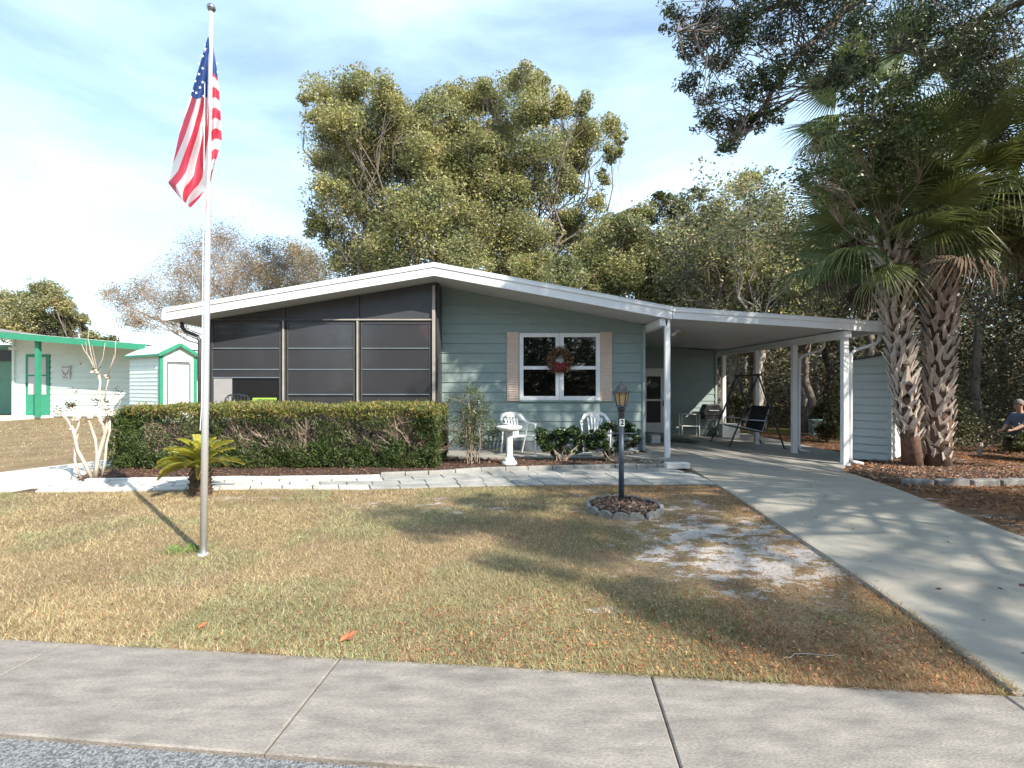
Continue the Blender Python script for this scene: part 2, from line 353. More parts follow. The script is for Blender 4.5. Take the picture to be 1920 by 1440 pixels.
# street, sidewalk
ud = Vector((5.434, -.519)).normalized(); vd = Vector((ud.y, -ud.x))      # along, towards the camera
P0 = Vector((-2.994, 2.807))
def st(s, t): p = P0+ud*s+vd*t; return (p.x, p.y)
SW = .68
mb = MB(); q = [st(-120, SW+.012), st(120, SW+.012), st(120, 9), st(-120, 9)]
mb.add([(x, y, .008) for x, y in reversed(q)], [(0,1,2,3)]); tag(mb.build('road', m_asph), kind='structure')
swr = tag(bpy.data.objects.new('sidewalk', None), kind='structure'); COL.objects.link(swr)
for k in range(-8, 12):
    s0, s1 = .42+k*1.65+.004, .42+(k+1)*1.65-.004
    mb = MB(); c = [st(s0, 0), st(s1, 0), st(s1, SW), st(s0, SW)]; z = .020+random.uniform(-.002, .002); ins = .007
    c2 = [st(s0+ins, ins), st(s1-ins, ins), st(s1-ins, SW-ins), st(s0+ins, SW-ins)]
    mb.add([(x, y, -.05) for x, y in c]+[(x, y, z-.006) for x, y in c]+[(x, y, z) for x, y in c2],
           [(4,5,1,0),(5,6,2,1),(6,7,3,2),(7,4,0,3),(4,8,9,5),(5,9,10,6),(6,10,11,7),(7,11,8,4),(8,11,10,9)])
    mb.build('slab', m_walk, swr)
# driveway and carport floor
dl = [(2.41,2.31),(2.55,2.96),(2.71,4.07),(2.78,4.72),(2.93,6.0),(3.05,7.14),(3.12,8.0),(3.2,8.85)]
dr = [(4.45,2.12),(4.72,3.2),(4.92,4.4),(5.0,4.89),(5.30,6.19),(5.52,6.95),(5.80,7.9),(6.1,8.8)]
slab('driveway', lerp_rows(dl, dr), .03, .06, m_drive, kind='structure')
slab('carport_floor', lerp_rows([(2.0,8.862),(2.0,9.55),(2.3,9.95),(2.97,10.5),(2.97,11.2),(2.97,16.2)], [(6.13,8.862),(6.5,9.45),(7.0,9.95),(7.75,10.6),(7.9,11.2),(7.9,16.2)]), .034, .06, m_slab, kind='structure')
slab('front_patio', lerp_rows([(-1.7,9.75),(-1.7,10.9)], [(1.995,9.62),(2.95,10.9)]), .04, .06, m_slab, kind='structure')
# branch of the path round the hedge end
slab('side_path', lerp_rows([(-8.6,6.75),(-8.9,7.6),(-8.5,8.6),(-7.9,9.8),(-8.0,12)], [(-7.0,6.70),(-6.75,7.45),(-7.3,8.3),(-7.25,9.4),(-7.1,12)]), .02, .04, m_paversun, kind='structure')

# mulch beds
def polyfill(name, pts, z, m, chips=0, dome=.04, cols=((.13,.06,.035),(.07,.035,.022),(.20,.11,.06),(.05,.03,.02))):
    P = np.array(pts); c = P.mean(0); rings = 5; V = []; n = len(P)
    for r in range(rings+1):
        t = 1-r/rings; 
        for p in P:
            q = c+(p-c)*t; V.append((q[0], q[1], float(gz(q[0], q[1]))+z+dome*(1-t**4)))
    Fq = [(r*n+i, r*n+(i+1)%n, (r+1)*n+(i+1)%n, (r+1)*n+i) for r in range(rings) for i in range(n)]
    o = tag(link(name, npmesh(name, np.array(V), np.array(Fq)), m), kind='structure')
    if chips:
        lo, hi = P.min(0), P.max(0); pts2 = rng.uniform(lo, hi, (chips*3, 2)); ins = np.zeros(len(pts2), bool)
        for i in range(n):
            a, b = P[i], P[(i+1)%n]; cond = ((a[1] > pts2[:,1]) != (b[1] > pts2[:,1])) & (pts2[:,0] < (b[0]-a[0])*(pts2[:,1]-a[1])/(b[1]-a[1]+1e-12)+a[0]); ins ^= cond
        pts2 = pts2[ins][:chips]; C = np.column_stack([pts2, gz(pts2[:,0], pts2[:,1])+z+dome*.9+rng.uniform(.0, .02, len(pts2))])
        d = rng.normal(0, 1, (len(C), 3)); d[:, 2] *= .25
        tag(link('mulch_chips', leaves(C, .055, .018, cols, up=1, dirs=d, name='chips'), m_chip), kind='stuff')
    return o
polyfill('front_bed', [(-6.85,7.45),(-4.7,7.62),(-2.73,7.72),(-1.5,7.9),(-.47,8.33),(1.33,8.6),(3.12,8.72),(3.1,8.84),(2.75,9.35),(2.0,9.52),(-1.75,9.7),(-1.75,10.1),(-6.5,10.1),(-7.1,9.2)], .012, m_mulch, 9000, dome=.03)
polyfill('right_bed', [(5.75,7.6),(6.3,7.45),(7.4,7.45),(8.6,7.9),(9.6,8.6),(9.5,10.4),(8.3,10.6),(7.9,10.4),(7.1,9.9),(6.55,9.3),(6.1,8.7)], .012, m_mulch, 6000, dome=.05,
         cols=((.22,.10,.05),(.10,.05,.03),(.30,.14,.06),(.36,.26,.18)))

# pavers of the front path
near = [(-7.0,6.66),(-4.95,6.75),(-3.52,6.89),(-1.97,6.83),(-.47,7.03),(1.11,7.13),(2.99,7.13)]
far = [(-6.85,7.36),(-4.7,7.53),(-2.73,7.62),(-1.5,7.80),(-.47,8.20),(1.33,8.47),(3.1,8.58)]
def pl(poly, x):
    xs_ = [p[0] for p in poly]; return float(np.interp(x, xs_, [p[1] for p in poly]))
slab('path_base', lerp_rows([(p[0]+.02, p[1]+.02) for p in near], [(p[0]+.02, p[1]-.02) for p in far]), .006, .01, m_mulch, kind='structure')
path = thing('front_path', 'curved path of grey concrete pavers running along the flower bed to the driveway', 'path', (-1.9, 7.2, 0))
for row in range(3):
    x = -7.0+random.uniform(0, .2)-.2*row
    while x < 3.05:
        w = random.choice((.38,.40,.42,.45)); x0, x1 = max(x, -7.0)+.007, min(x+w, 3.07)-.007
        if x1-x0 > .1:
            mb = MB(); c = []
            sk = .10*(row-1)
            for (xx, t) in ((x0, row/3), (x1, row/3), (x1, (row+1)/3), (x0, (row+1)/3)):
                t2 = t+(.022 if t == row/3 else -.022); xx2 = max(-7.05, min(3.05, xx-.10*(t*3-1.5))) if row < 9 else xx
                a, b = pl(near, xx2), pl(far, xx2); c.append((xx2, a+(b-a)*t2))
            if abs(c[1][0]-c[0][0]) > .06:
                z = .030+random.uniform(-.006, .006); tl = [random.uniform(-.003, .003) for _ in range(4)]
                cx = sum(p[0] for p in c)/4; cy = sum(p[1] for p in c)/4
                ci = [(cx+(p[0]-cx)*.965, cy+(p[1]-cy)*.965) for p in c]
                mb.add([(p[0], p[1], -.01) for p in c]+[(p[0], p[1], z-.006+tl[i]) for i, p in enumerate(c)]+[(p[0], p[1], z+tl[i]) for i, p in enumerate(ci)],
                       [(0,1,5,4),(1,2,6,5),(2,3,7,6),(3,0,4,7),(4,5,9,8),(5,6,10,9),(6,7,11,10),(7,4,8,11),(8,9,10,11)])
                mb.build('paver', m_paversun if cx < -2.4+random.uniform(-.5, .5) else m_pavershade, path, world=True)  # sunlit copy on the left, shaded copy on the right
        x += w
edge = thing('bed_edging', 'row of low concrete blocks edging the mulch bed along the paver path', 'edging', (-1, 8, 0))
x = -6.6
while x < 2.68:
    w = random.uniform(.36, .43) if x > -2.6 else random.uniform(.5, .62)
    a = Vector((x+.006, pl(far, x)+.06, 0)); b = Vector((x+w-.006, pl(far, x+w)+.06, 0)); h = .085 if x > -2.6 else .05
    mb = MB(); mb.bar(a+Vector((0,0,h/2)), b+Vector((0,0,h/2+random.uniform(-.006,.006))), .09, h); mb.build('block', m_concW if x < -2.6 else m_pavershade, edge, world=True, bevel=.006); x += w
mb = MB(); mb.box((2.72,8.42,.03), (3.13,8.60,.125)); tag(mb.build('end_block', m_concW, bevel=.008), 'pale concrete block at the driveway end of the mulch bed edging', 'block')
reg = thing('stone_border', 'low broken border of grey stones in front of the palm bed', 'edging', (7.2, 7.5, 0))
for (a, b) in (((6.05,7.42),(6.45,7.38)),((6.5,7.37),(6.95,7.34)),((7.0,7.33),(7.4,7.33)),((7.45,7.34),(7.85,7.40)),((7.9,7.42),(8.2,7.50)),((8.22,7.53),(8.5,7.75))):
    mb = MB(); mb.bar((*a, gz(*a)+.03), (*b, gz(*b)+.02+random.uniform(0,.03)), .13, .12); mb.build('stone', m_stone, reg, world=True, bevel=.02)

# scalloped ring round the lamp post
RC = (1.35, 5.78)
mb = MB(); n = 28
mb.add([(RC[0], RC[1], .06)]+[(RC[0]+.39*math.cos(2*math.pi*i/n), RC[1]+.42*math.sin(2*math.pi*i/n), .045) for i in range(n)], [(0, i+1, (i+1) % n+1) for i in range(n)])
tag(mb.build('ring_mulch', m_mulch), kind='structure')
a_ = rng.uniform(0, 2*math.pi, 900); r_ = np.sqrt(rng.uniform(0, 1, 900)); C = np.column_stack([RC[0]+.38*r_*np.cos(a_), RC[1]+.41*r_*np.sin(a_), .06+rng.uniform(0, .02, 900)])
d = rng.normal(0, 1, (900, 3)); d[:, 2] *= .3
tag(link('bark_chips', leaves(C, .06, .025, ((.16,.09,.06),(.08,.05,.035),(.25,.17,.12)), up=1, dirs=d), m_chip), kind='stuff')
ring = thing('lamp_post_edging', 'circle of scalloped grey concrete edging stones round the lamp post', 'edging', (*RC, 0))
n = 15
for i in range(n):
    t = 2*math.pi*(i+.5)/n; c = Vector((.43*math.cos(t), .46*math.sin(t), 0)); tan = Vector((-math.sin(t), math.cos(t), 0)); nr = Vector((math.cos(t), math.sin(t), 0))
    mb = MB(); w = .088; prof = [(-w, -.03)]+[(w*math.sin(R(a)), .035+.045*math.cos(R(a))) for a in range(-90, 91, 30)]+[(w, -.03)]
    k = len(prof); vs = [c+tan*u+Vector((0,0,z))-nr*.022 for u, z in prof]+[c+tan*u+Vector((0,0,z))+nr*.022 for u, z in prof]
    mb.add(vs, [tuple(range(k)), tuple(reversed(range(k, 2*k)))]+[(j, (j+1) % k, (j+1) % k+k, j+k) for j in range(k)])
    o = mb.build('edging_stone', m_stone, ring); o.rotation_euler = (random.uniform(-.0, .0), 0, random.uniform(-.05, .05))

# ---------------------------------------------------------------- siding builder
def clip(poly, a, b):
    """keep z <= a+b*u"""
    out = []
    for i in range(len(poly)):
        p, q = poly[i], poly[(i+1) % len(poly)]; fp, fq = a+b*p[0]-p[1], a+b*q[0]-q[1]
        if fp >= 0: out.append(p)
        if (fp > 0 > fq) or (fp < 0 < fq): t = fp/(fp-fq); out.append((p[0]+(q[0]-p[0])*t, p[1]+(q[1]-p[1])*t))
    return out
def siding(parent, O, u, L, z0, ztop, e, m, tops=(), holes=(), proud=.02, world=True, joints=True):
    O = Vector(O); u = Vector(u).normalized(); nrm = Vector((u.y, -u.x, 0))
    k = 0; z = z0
    while z < ztop-1e-3:
        zb = min(z+e, ztop); segs = [(0, L, z, zb)]
        for (h0, h1, g0, g1) in holes:
            ns = []
            for (s0, s1, a, b) in segs:
                if h1 <= s0 or h0 >= s1 or g1 <= a or g0 >= b: ns.append((s0, s1, a, b)); continue
                if h0 > s0: ns.append((s0, h0, a, b))
                if h1 < s1: ns.append((h1, s1, a, b))
                mo0, mo1 = max(h0, s0), min(h1, s1)
                if g0 > a: ns.append((mo0, mo1, a, g0))
                if g1 < b: ns.append((mo0, mo1, g1, b))
            segs = ns
        if joints and L > 3:
            j = L*random.uniform(.25, .8); ns = []
            for (s0, s1, a, b) in segs:
                if s0+.4 < j < s1-.4: ns += [(s0, j-.0015, a, b), (j+.0015, s1, a, b)]
                else: ns.append((s0, s1, a, b))
            segs = ns
        for (s0, s1, a, b) in segs:
            poly = [(s0, a), (s1, a), (s1, b), (s0, b)]
            for (ta, tb) in tops: poly = clip(poly, ta, tb) if poly else poly
            if len(poly) < 3 or max(p[1] for p in poly)-min(p[1] for p in poly) < .01: continue
            mb = MB(); n = len(poly)
            fr = [O+u*p[0]+Vector((0,0,p[1]))+nrm*(.004+proud*max(0, (z+e-p[1])/e)) for p in poly]; bk = [O+u*p[0]+Vector((0,0,p[1]))-nrm*.012 for p in poly]
            mb.add(fr+bk, [tuple(range(n)), tuple(reversed(range(n, 2*n)))]+[((i+1) % n, i, i+n, (i+1) % n+n) for i in range(n)])
            mb.build('siding_plank', m, parent, world=world)
        z += e; k += 1

# ---------------------------------------------------------------- the house
FD, PD, WD, BD = 9.64, 10.20, 10.80, 15.4        # fascia, porch front, front wall, door wall
H = thing('mobile_home', 'teal sided single storey home with dark screened porch, white gable roof and carport', 'house', (-2, 10.8, 0))
def hp(mb, name, m, par=None, **k): return mb.build(name, m, par or H, world=(par is None), **k)
ri, ro = (-1.57, 3.93), None
RL = [(-6.99, 3.02), (-1.57, 3.93), (3.23, 3.05)]; RB = 23.0
def prism(mb, pts_xz, y0, y1, mi=0):
    n = len(pts_xz); mb.add([(x, y0, z) for x, z in pts_xz]+[(x, y1, z) for x, z in pts_xz], [tuple(range(n)), tuple(reversed(range(n, 2*n)))]+[((i+1) % n, i, i+n, (i+1) % n+n) for i in range(n)], mi); return mb
T = .20
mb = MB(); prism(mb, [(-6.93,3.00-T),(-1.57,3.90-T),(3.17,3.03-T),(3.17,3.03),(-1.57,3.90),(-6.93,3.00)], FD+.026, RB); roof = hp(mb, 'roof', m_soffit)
mb = MB(); prism(mb, [(-6.97,3.0-T-.005),(-6.97,3.0),(-1.57,3.905),(-1.57,3.905-T-.005)], FD, FD+.024); hp(mb, 'fascia_board', m_white, roof)
mb = MB(); prism(mb, [(-1.568,3.905-T-.005),(-1.568,3.905),(3.22,3.03),(3.22,3.03-T-.005)], FD, FD+.024); hp(mb, 'fascia_board', m_white, roof)
mb = MB(); prism(mb, [(-7.0,2.955),(-7.0,3.02),(-1.57,3.935),(-1.57,3.87)], FD-.022, FD-.002); hp(mb, 'drip_edge', m_white, roof)
mb = MB(); prism(mb, [(-1.568,3.87),(-1.568,3.935),(3.23,3.055),(3.23,2.99)], FD-.022, FD-.002); hp(mb, 'drip_edge', m_white, roof)
mb = MB(); mb.box((-7.02,FD-.02,2.80), (-6.94,RB,2.99)); hp(mb, 'gutter', m_white, roof)
mb = MB(); prism(mb, [(-7.0,3.024),(-1.57,3.94),(3.23,3.06),(3.23,3.075),(-1.57,3.965),(-7.0,3.04)], FD-.02, RB); hp(mb, 'roof_sheet', m_roofm, roof)
# carport roof
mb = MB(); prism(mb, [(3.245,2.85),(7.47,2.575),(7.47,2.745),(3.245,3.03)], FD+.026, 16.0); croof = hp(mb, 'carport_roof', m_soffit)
mb = MB(); prism(mb, [(3.235,2.835),(7.53,2.555),(7.53,2.72),(3.235,3.02)], FD, FD+.024); hp(mb, 'fascia_board', m_white, croof)
mb = MB(); prism(mb, [(3.24,2.975),(7.55,2.69),(7.55,2.755),(3.24,3.05)], FD-.022, FD-.002); hp(mb, 'drip_edge', m_white, croof)
mb = MB(); prism(mb, [(3.24,3.052),(7.55,2.758),(7.55,2.77),(3.24,3.07)], FD-.02, 16.0); hp(mb, 'roof_sheet', m_roofm, croof)
mb = MB(); mb.box((7.475,FD+.03,2.55), (7.55,16.0,2.70)); hp(mb, 'gutter', m_white, croof)
mb = MB(); mb.box((6.72,FD+.06,2.45), (6.86,15.9,2.60)); hp(mb, 'side_beam', m_white, croof)
mb = MB(); mb.box((2.99,FD+.06,2.70), (3.14,15.38,2.845)); hp(mb, 'centre_beam', m_white, croof)
for (y, x) in ((9.80,6.79),(11.55,6.79),(13.33,6.79),(15.4,6.79)):
    z = float(gz(x, y))+.02; mb = MB(); mb.box((x-.055,y-.055,z), (x+.055,y+.055,2.45)); mb.box((x-.075,y-.075,z), (x+.075,y+.075,z+.02)); hp(mb, 'carport_post', m_white, bevel=.006)
mb = MB(); mb.box((3.10,FD+.06,.03), (3.20,FD+.16,2.835)); hp(mb, 'carport_post', m_white, bevel=.006)
for (y0) in (9.80, 11.55):
    z = float(gz(6.9, y0)); mb = MB()
    mb.tube([(7.50,y0,2.56),(7.50,y0,2.42),(7.42,y0,2.34),(6.99,y0,2.20),(6.92,y0,2.12),(6.905,y0,.2+z),(6.94,y0,.10+z),(7.15,y0-.02,.05+z)], .036, 8); hp(mb, 'downspout', m_white, smooth=True)
mb = MB(); mb.tube([(-6.86,9.98,2.80),(-6.86,9.98,2.70),(-6.82,10.0,2.63),(-6.58,10.05,2.52),(-6.545,10.06,2.42),(-6.545,10.06,.15)], .038, 8); hp(mb, 'downspout', m_bronze, smooth=True)
# front wall of lap siding
wx0, wx1 = -1.575, 2.93
holes = [(.20-wx0, 1.94-wx0, 1.195, 2.63)]
# underside of right slope: z = 3.70 - .1817*(x+1.57)
siding(H, (wx0, WD, 0), (1,0,0), wx1-wx0, .25, 3.75, .219, m_teal, tops=[(3.695, -.1827)], holes=holes)
mb = MB(); mb.box((wx0,WD-.01,.03), (2.96,WD+.04,.25)); hp(mb, 'skirting', m_skirt)
mb = MB(); mb.box((2.93,WD-.045,.03), (2.99,WD+.06,2.84)); hp(mb, 'corner_trim', m_tealtrim)
mb = MB(); mb.box((2.95,WD+.06,.03), (2.985,BD,2.84)); hp(mb, 'side_wall', m_teal)
mb = MB(); mb.box((2.95,BD+.05,-.1), (6.5,22.8,2.6)); mb.box((-6.45,13.6,0), (2.94,22.8,2.85)); hp(mb, 'rear_body', m_teal)
# door wall at the back of the carport
siding(H, (2.99, BD, 0), (1,0,0), 6.55-2.99, -.10, 2.75, .219, m_teal, tops=[(2.82, -.065)], holes=[(4.20-2.99, 4.92-2.99, -.15, 1.98)], joints=False)
mb = MB(); mb.box((6.51,BD-.04,-.14), (6.57,BD+.3,2.6)); hp(mb, 'corner_trim', m_tealtrim)
mb = MB(); mb.box((4.22,BD-.03,-.1), (4.90,BD+.02,1.96)); door = hp(mb, 'door', m_white, bevel=.004)
mb = MB(); mb.box((4.16,BD-.05,-.12),(4.215,BD+.02,2.02)); mb.box((4.905,BD-.05,-.12),(4.96,BD+.02,2.02)); mb.box((4.16,BD-.052,1.965),(4.96,BD+.02,2.03)); hp(mb, 'frame', m_white, door)
mb = MB(); mb.box((4.31,BD-.036,1.05), (4.76,BD-.031,1.78)); hp(mb, 'window', m_glass, door)
mb = MB(); mb.lathe([(.01,0),(.16,0),(.16,.004),(.10,.004)], n=20); 
me = mb.mesh('ornament'); o = link('door_wreath', me, m_lace, door); o.location = (4.53, BD-.04, 1.5); o.rotation_euler = (R(90),0,0); o.scale = (1,.6,1)
mb = MB(); mb.box((4.31,BD-.036,.30), (4.76,BD-.031,.99)); hp(mb, 'window', m_black, door)
mb = MB(); mb.box((4.83,BD-.07,.82), (4.86,BD-.03,1.0)); hp(mb, 'handle', m_black, door)
# the front window
zb, zt = 1.164, 2.664
for i, (x0, x1) in enumerate(((.168,1.066),(1.072,1.972))):
    mb = MB(); fw = .088; y0, y1 = WD-.05, WD+.03
    for (a, b, c, d_) in ((x0,x0+fw,zb,zt),(x1-fw,x1,zb,zt),(x0+fw,x1-fw,zb,zb+fw),(x0+fw,x1-fw,zt-fw,zt)): mb.box((a,y0,c),(b,y1,d_))
    fr = hp(mb, 'window', m_white, bevel=.003)
    mb = MB(); mb.box((x0+fw,y0+.008,1.85), (x1-fw,y1,1.925)); hp(mb, 'meeting_rail', m_white, fr)
    mb = MB(); mb.box((x0+fw,y0+.04,zb+fw), (x1-fw,y0+.046,1.85)); hp(mb, 'pane', m_glass, fr)
    mb = MB(); mb.box((x0+fw,y0+.055,1.925), (x1-fw,y0+.061,zt-fw)); hp(mb, 'pane', m_glass, fr)
    mb = MB()
    for k in range(26):
        z = 1.95+k*.026
        if z < zt-fw-.01: mb.box((x0+fw+.01,WD+.07,z), (x1-fw-.01,WD+.085,z+.012))
    hp(mb, 'blind', m_lace, fr)
mb = MB(); mb.box((.15,WD-.06,1.13), (1.99,WD-.0,1.163)); hp(mb, 'window_sill', m_tealtrim)
for x0 in (-.115, 1.978):
    mb = MB(); mb.box((x0,WD-.045,1.14), (x0+.265,WD-.022,2.69)); sh = hp(mb, 'shutter', m_shutter, bevel=.003)
    for k in range(27):
        z = 1.20+k*.052
        mb = MB(); mb.add([(x0+.03,WD-.046,z+.044),(x0+.235,WD-.046,z+.044),(x0+.235,WD-.060,z),(x0+.03,WD-.060,z),(x0+.03,WD-.044,z),(x0+.235,WD-.044,z)], [(0,3,2,1),(3,4,5,2),(0,4,3),(1,2,5)])
        hp(mb, 'slat', m_shutter, sh)
# room behind the window
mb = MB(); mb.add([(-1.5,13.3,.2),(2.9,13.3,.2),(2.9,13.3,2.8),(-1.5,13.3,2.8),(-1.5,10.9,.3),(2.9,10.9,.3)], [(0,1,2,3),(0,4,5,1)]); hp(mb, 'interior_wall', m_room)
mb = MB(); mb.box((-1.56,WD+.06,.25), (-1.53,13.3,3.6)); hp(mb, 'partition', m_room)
# porch
def px(x): return (x-960)/88.235
mb = MB(); mb.box((-6.49,PD-.01,.0), (-1.60,PD+.04,.35)); hp(mb, 'porch_skirting', m_skirt)
bays = [(-6.40,-4.885),(-4.80,-3.315),(-3.23,-1.70)]
mb = MB(); mb.box((-6.50,PD-.04,.35),(-6.405,PD+.04,3.0)); hp(mb, 'porch_post', m_bronze)
for x in (-4.842, -3.272):
    mb = MB(); mb.box((x-.04,PD-.035,.35),(x+.04,PD+.04,2.86)); p = hp(mb, 'porch_post', m_bronze)
    mb = MB(); mb.box((x-.012,PD-.06,.36),(x+.018,PD-.036,2.86)); hp(mb, 'post_cap', m_tanmetal, p)
    mb = MB(); mb.box((x-.03,PD-.03,2.90),(x+.03,PD+.04,3.70-.19*abs(x+1.57)*.93)); hp(mb, 'porch_post', m_bronze)
mb = MB(); mb.box((-1.70,PD-.04,.35),(-1.61,PD+.04,3.66)); p = hp(mb, 'porch_post', m_bronze)
mb = MB(); mb.box((-1.685,PD-.07,.36),(-1.625,PD-.042,3.60)); hp(mb, 'post_cap', m_tanmetal, p)
mb = MB(); mb.box((-6.40,PD-.045,2.862),(-1.705,PD+.04,2.905)); p = hp(mb, 'porch_beam', m_bronze)
mb = MB(); mb.box((-4.0,PD-.06,2.870),(-1.705,PD-.047,2.897)); hp(mb, 'beam_cap', m_tanmetal, p)
for i, (a, b) in enumerate(bays):
    za = 3.70+.168*(a+1.57)-.01; zb_ = 3.70+.168*(b+1.57)-.01
    mb = MB(); prism(mb, [(a-.01,2.906),(b+.01,2.906),(b+.01,zb_),(a-.01,za)], PD, PD+.01); hp(mb, 'transom_panel', m_transom)
    bars = [2.28, 1.83, 1.66] if i == 0 else [2.28, 1.83, 1.30]
    mb = MB(); 
    for (x0, x1, z0, z1) in ((a+.02,a+.055,.36,2.85),(b-.055,b-.02,.36,2.85),(a+.055,b-.055,2.80,2.85)): mb.box((x0,PD-.02,z0),(x1,PD+.01,z1))
    fr = hp(mb, 'panel_frame', m_bronze)
    prev = 2.80
    for k, z in enumerate(bars):
        mb = MB(); mb.box((a+.055,PD-.028,z-.011),(b-.055,PD+.008,z+.011)); hp(mb, 'rail', m_skirt, fr)
        mb = MB(); mb.box((a+.055,PD-.004-.004*k,z+.011),(b-.055,PD-.001-.004*k,prev)); hp(mb, 'vinyl_pane', m_screen, fr); prev = z-.011
    mb = MB(); mb.box((a+.055,PD+.004,.36),(b-.055,PD+.006,prev)); hp(mb, 'screen' if i == 0 else 'vinyl_pane', m_screen2 if i == 0 else m_screen, fr)
mb = MB(); mb.box((-1.60,PD+.05,.35),(-1.575,WD-.02,3.68)); hp(mb, 'porch_side_wall', m_transom)
mb = MB(); mb.box((-1.64,PD-.0,.0),(-1.565,WD-.03,.34)); hp(mb, 'porch_skirting', m_skirt)
mb = MB(); mb.box((-6.50,11.15,.35),(-6.46,13.5,2.95)); mb.box((-6.50,PD+.05,.35),(-6.46,11.15,.75)); mb.box((-6.50,PD+.05,1.66),(-6.46,11.15,2.95)); hp(mb, 'porch_left_wall', m_transom)
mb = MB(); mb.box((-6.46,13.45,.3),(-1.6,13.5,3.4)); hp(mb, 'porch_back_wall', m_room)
mb = MB(); mb.box((-6.46,PD+.05,.28),(-1.6,13.5,.34)); hp(mb, 'porch_floor', m_slab)
# spotlights under the carport roof
lt = thing('carport_light', 'small twin spotlight fixed under the carport ceiling', 'lamp', (3.80, 11.0, 2.62))
mb = MB(); mb.lathe([(.06,.0),(.06,.03),(.02,.035)], (0,0,.10), 14); mb.build('base', m_white, lt)
for s in (-1, 1): mb = MB(); mb.tube([(0,0,.10),(.07*s,-.02,.06),(.16*s,-.05,.03)], [.012,.03,.045], 10); mb.build('bulb', m_white if s < 0 else m_amber, lt, smooth=True)

# things in and on the house
wr = thing('wreath', 'brown and gold dried leaf wreath hung between the two window sashes', 'wreath', (1.065, WD-.12, 2.06))
n = 5200; t = rng.uniform(0, 2*math.pi, n); rr = .205+rng.normal(0, .045, n); C = np.column_stack([rr*np.cos(t), rng.normal(0, .03, n), rr*np.sin(t)])
link('leaf_ring', leaves(C, .05, .02, ((.10,.055,.03),(.40,.24,.13),(.04,.035,.02),(.06,.07,.03),(.55,.38,.24)), w=[3,3,2,1.5,2]), m_leaf, wr)
mb = MB(); mb.tube([(.2*math.cos(a*math.pi/10), 0, .2*math.sin(a*math.pi/10)) for a in range(21)], .03, 8); mb.build('hoop', m_bark, wr)
bow = thing('red_bow', 'crumpled red ribbon bow on the lower edge of the wreath', 'bow', (1.075, WD-.19, 1.94))
mb = MB()
for s in (-1, 1):
    for k in range(3):
        pts = [(0,0,0),(s*.06,-.03,.05-.03*k),(s*.12,-.01,.03-.04*k),(s*.08,.02,-.03-.03*k),(0,0,-.01)]
        for i in range(4): mb.bar(pts[i], pts[i+1], .055, .006, up=(0,1,.2))
for (dx, l) in ((-.03,-.17),(.02,-.11),(-.08,-.12)): mb.bar((dx*.3,-.02,-.02), (dx*1.6,-.01,l), .035, .005, up=(0,1,0))
mb.build('loops', m_red, bow)
tl = thing('window_lamp', 'small table lamp with an orange shade behind the left window sash', 'lamp', (.82, 11.6, 1.3))
mb = MB(); mb.lathe([(.05,.86),(.10,.86),(.07,1.02),(.05,1.02)], n=16); mb.build('shade', m_orange, tl)
mb = MB(); mb.lathe([(.10,0),(.10,.02),(.02,.05),(.02,.86)], n=12); mb.build('base', m_wood, tl)
dc = thing('dining_chair', 'wooden chair with an arched back seen behind the right window sash', 'chair', (1.25, 11.75, .34))
mb = MB(); mb.tube([(-.2,0,.4),(-.2,.02,.95),(-.12,.03,1.12),(0,.03,1.17),(.12,.03,1.12),(.2,.02,.95),(.2,0,.4)], .022, 8); mb.build('back_frame', m_wood, dc)
mb = MB(); mb.box((-.19,.0,.6),(.19,.03,1.1)); mb.build('backrest', m_lace, dc)
mb = MB(); mb.box((-.22,-.42,.42),(.22,.02,.46)); mb.build('seat', m_wood, dc)
for sx in (-.19,.19):
    for sy in (-.4,0): mb = MB(); mb.bar((sx,sy,0),(sx,sy,.42),.035); mb.build('leg', m_wood, dc)
sg = thing('porch_sign', 'lime green sign with black capitals standing at the foot of the porch panel', 'sign', (-5.22, PD-.07, 1.155))
mb = MB(); mb.box((-.25,-.008,-.075),(.25,.008,.075)); mb.build('board', m_sign, sg)
mb = MB(); 
for (a,b,c,d_) in ((-.235,.235,.048,.054),(-.235,.235,-.054,-.048),(-.235,-.229,-.048,.048),(.229,.235,-.048,.048)): mb.box((a,-.011,c),(b,-.0085,d_))
mb.build('border_line', m_black, sg)
def text(s, size, loc, parent, m, name='lettering', rz=0, ext=.002, bold=0):
    cu = bpy.data.curves.new(name, 'FONT'); cu.body = s; cu.size = size; cu.extrude = ext; cu.align_x = 'CENTER'; cu.align_y = 'CENTER'; cu.offset = bold
    o = bpy.data.objects.new('tmp', cu); COL.objects.link(o); bpy.context.view_layer.update()
    me = bpy.data.meshes.new_from_object(o.evaluated_get(bpy.context.evaluated_depsgraph_get())); bpy.data.objects.remove(o)
    r = link(name, me, m, parent); r.location = loc; r.rotation_euler = (R(90), 0, rz); return r
text('ZEGLEYN', .095, (.06,-.0115,0), sg, m_black, bold=.002)
mb = MB(); mb.add([(-.20,-.0115,-.03),(-.15,-.0115,-.03),(-.15,-.0115,.03),(-.20,-.0115,.03)], [(0,1,2,3)]); mb.build('emblem', m_green, sg)
wc = thing('porch_chair', 'white ornamental metal garden chair inside the left end of the screened porch', 'chair', (-6.02, 10.50, .34))
mb = MB(); mb.tube([(-.26,0,0),(-.26,.02,.86),(-.2,.03,.93),(0,.04,.96),(.2,.03,.93),(.26,.02,.86),(.26,0,0)], .018, 8); mb.build('back_frame', m_white, wc)
mb = MB(); mb.tube([(-.25,.02,.78),(0,.03,.80),(.25,.02,.78)], .012, 6)
for k in range(7): mb.tube([(-.21+.07*k,.02,.79),(-.19+.07*k,.02,.86),(-.21+.07*k,.02,.93)], .008, 5)
mb.build('scrollwork', m_white, wc)
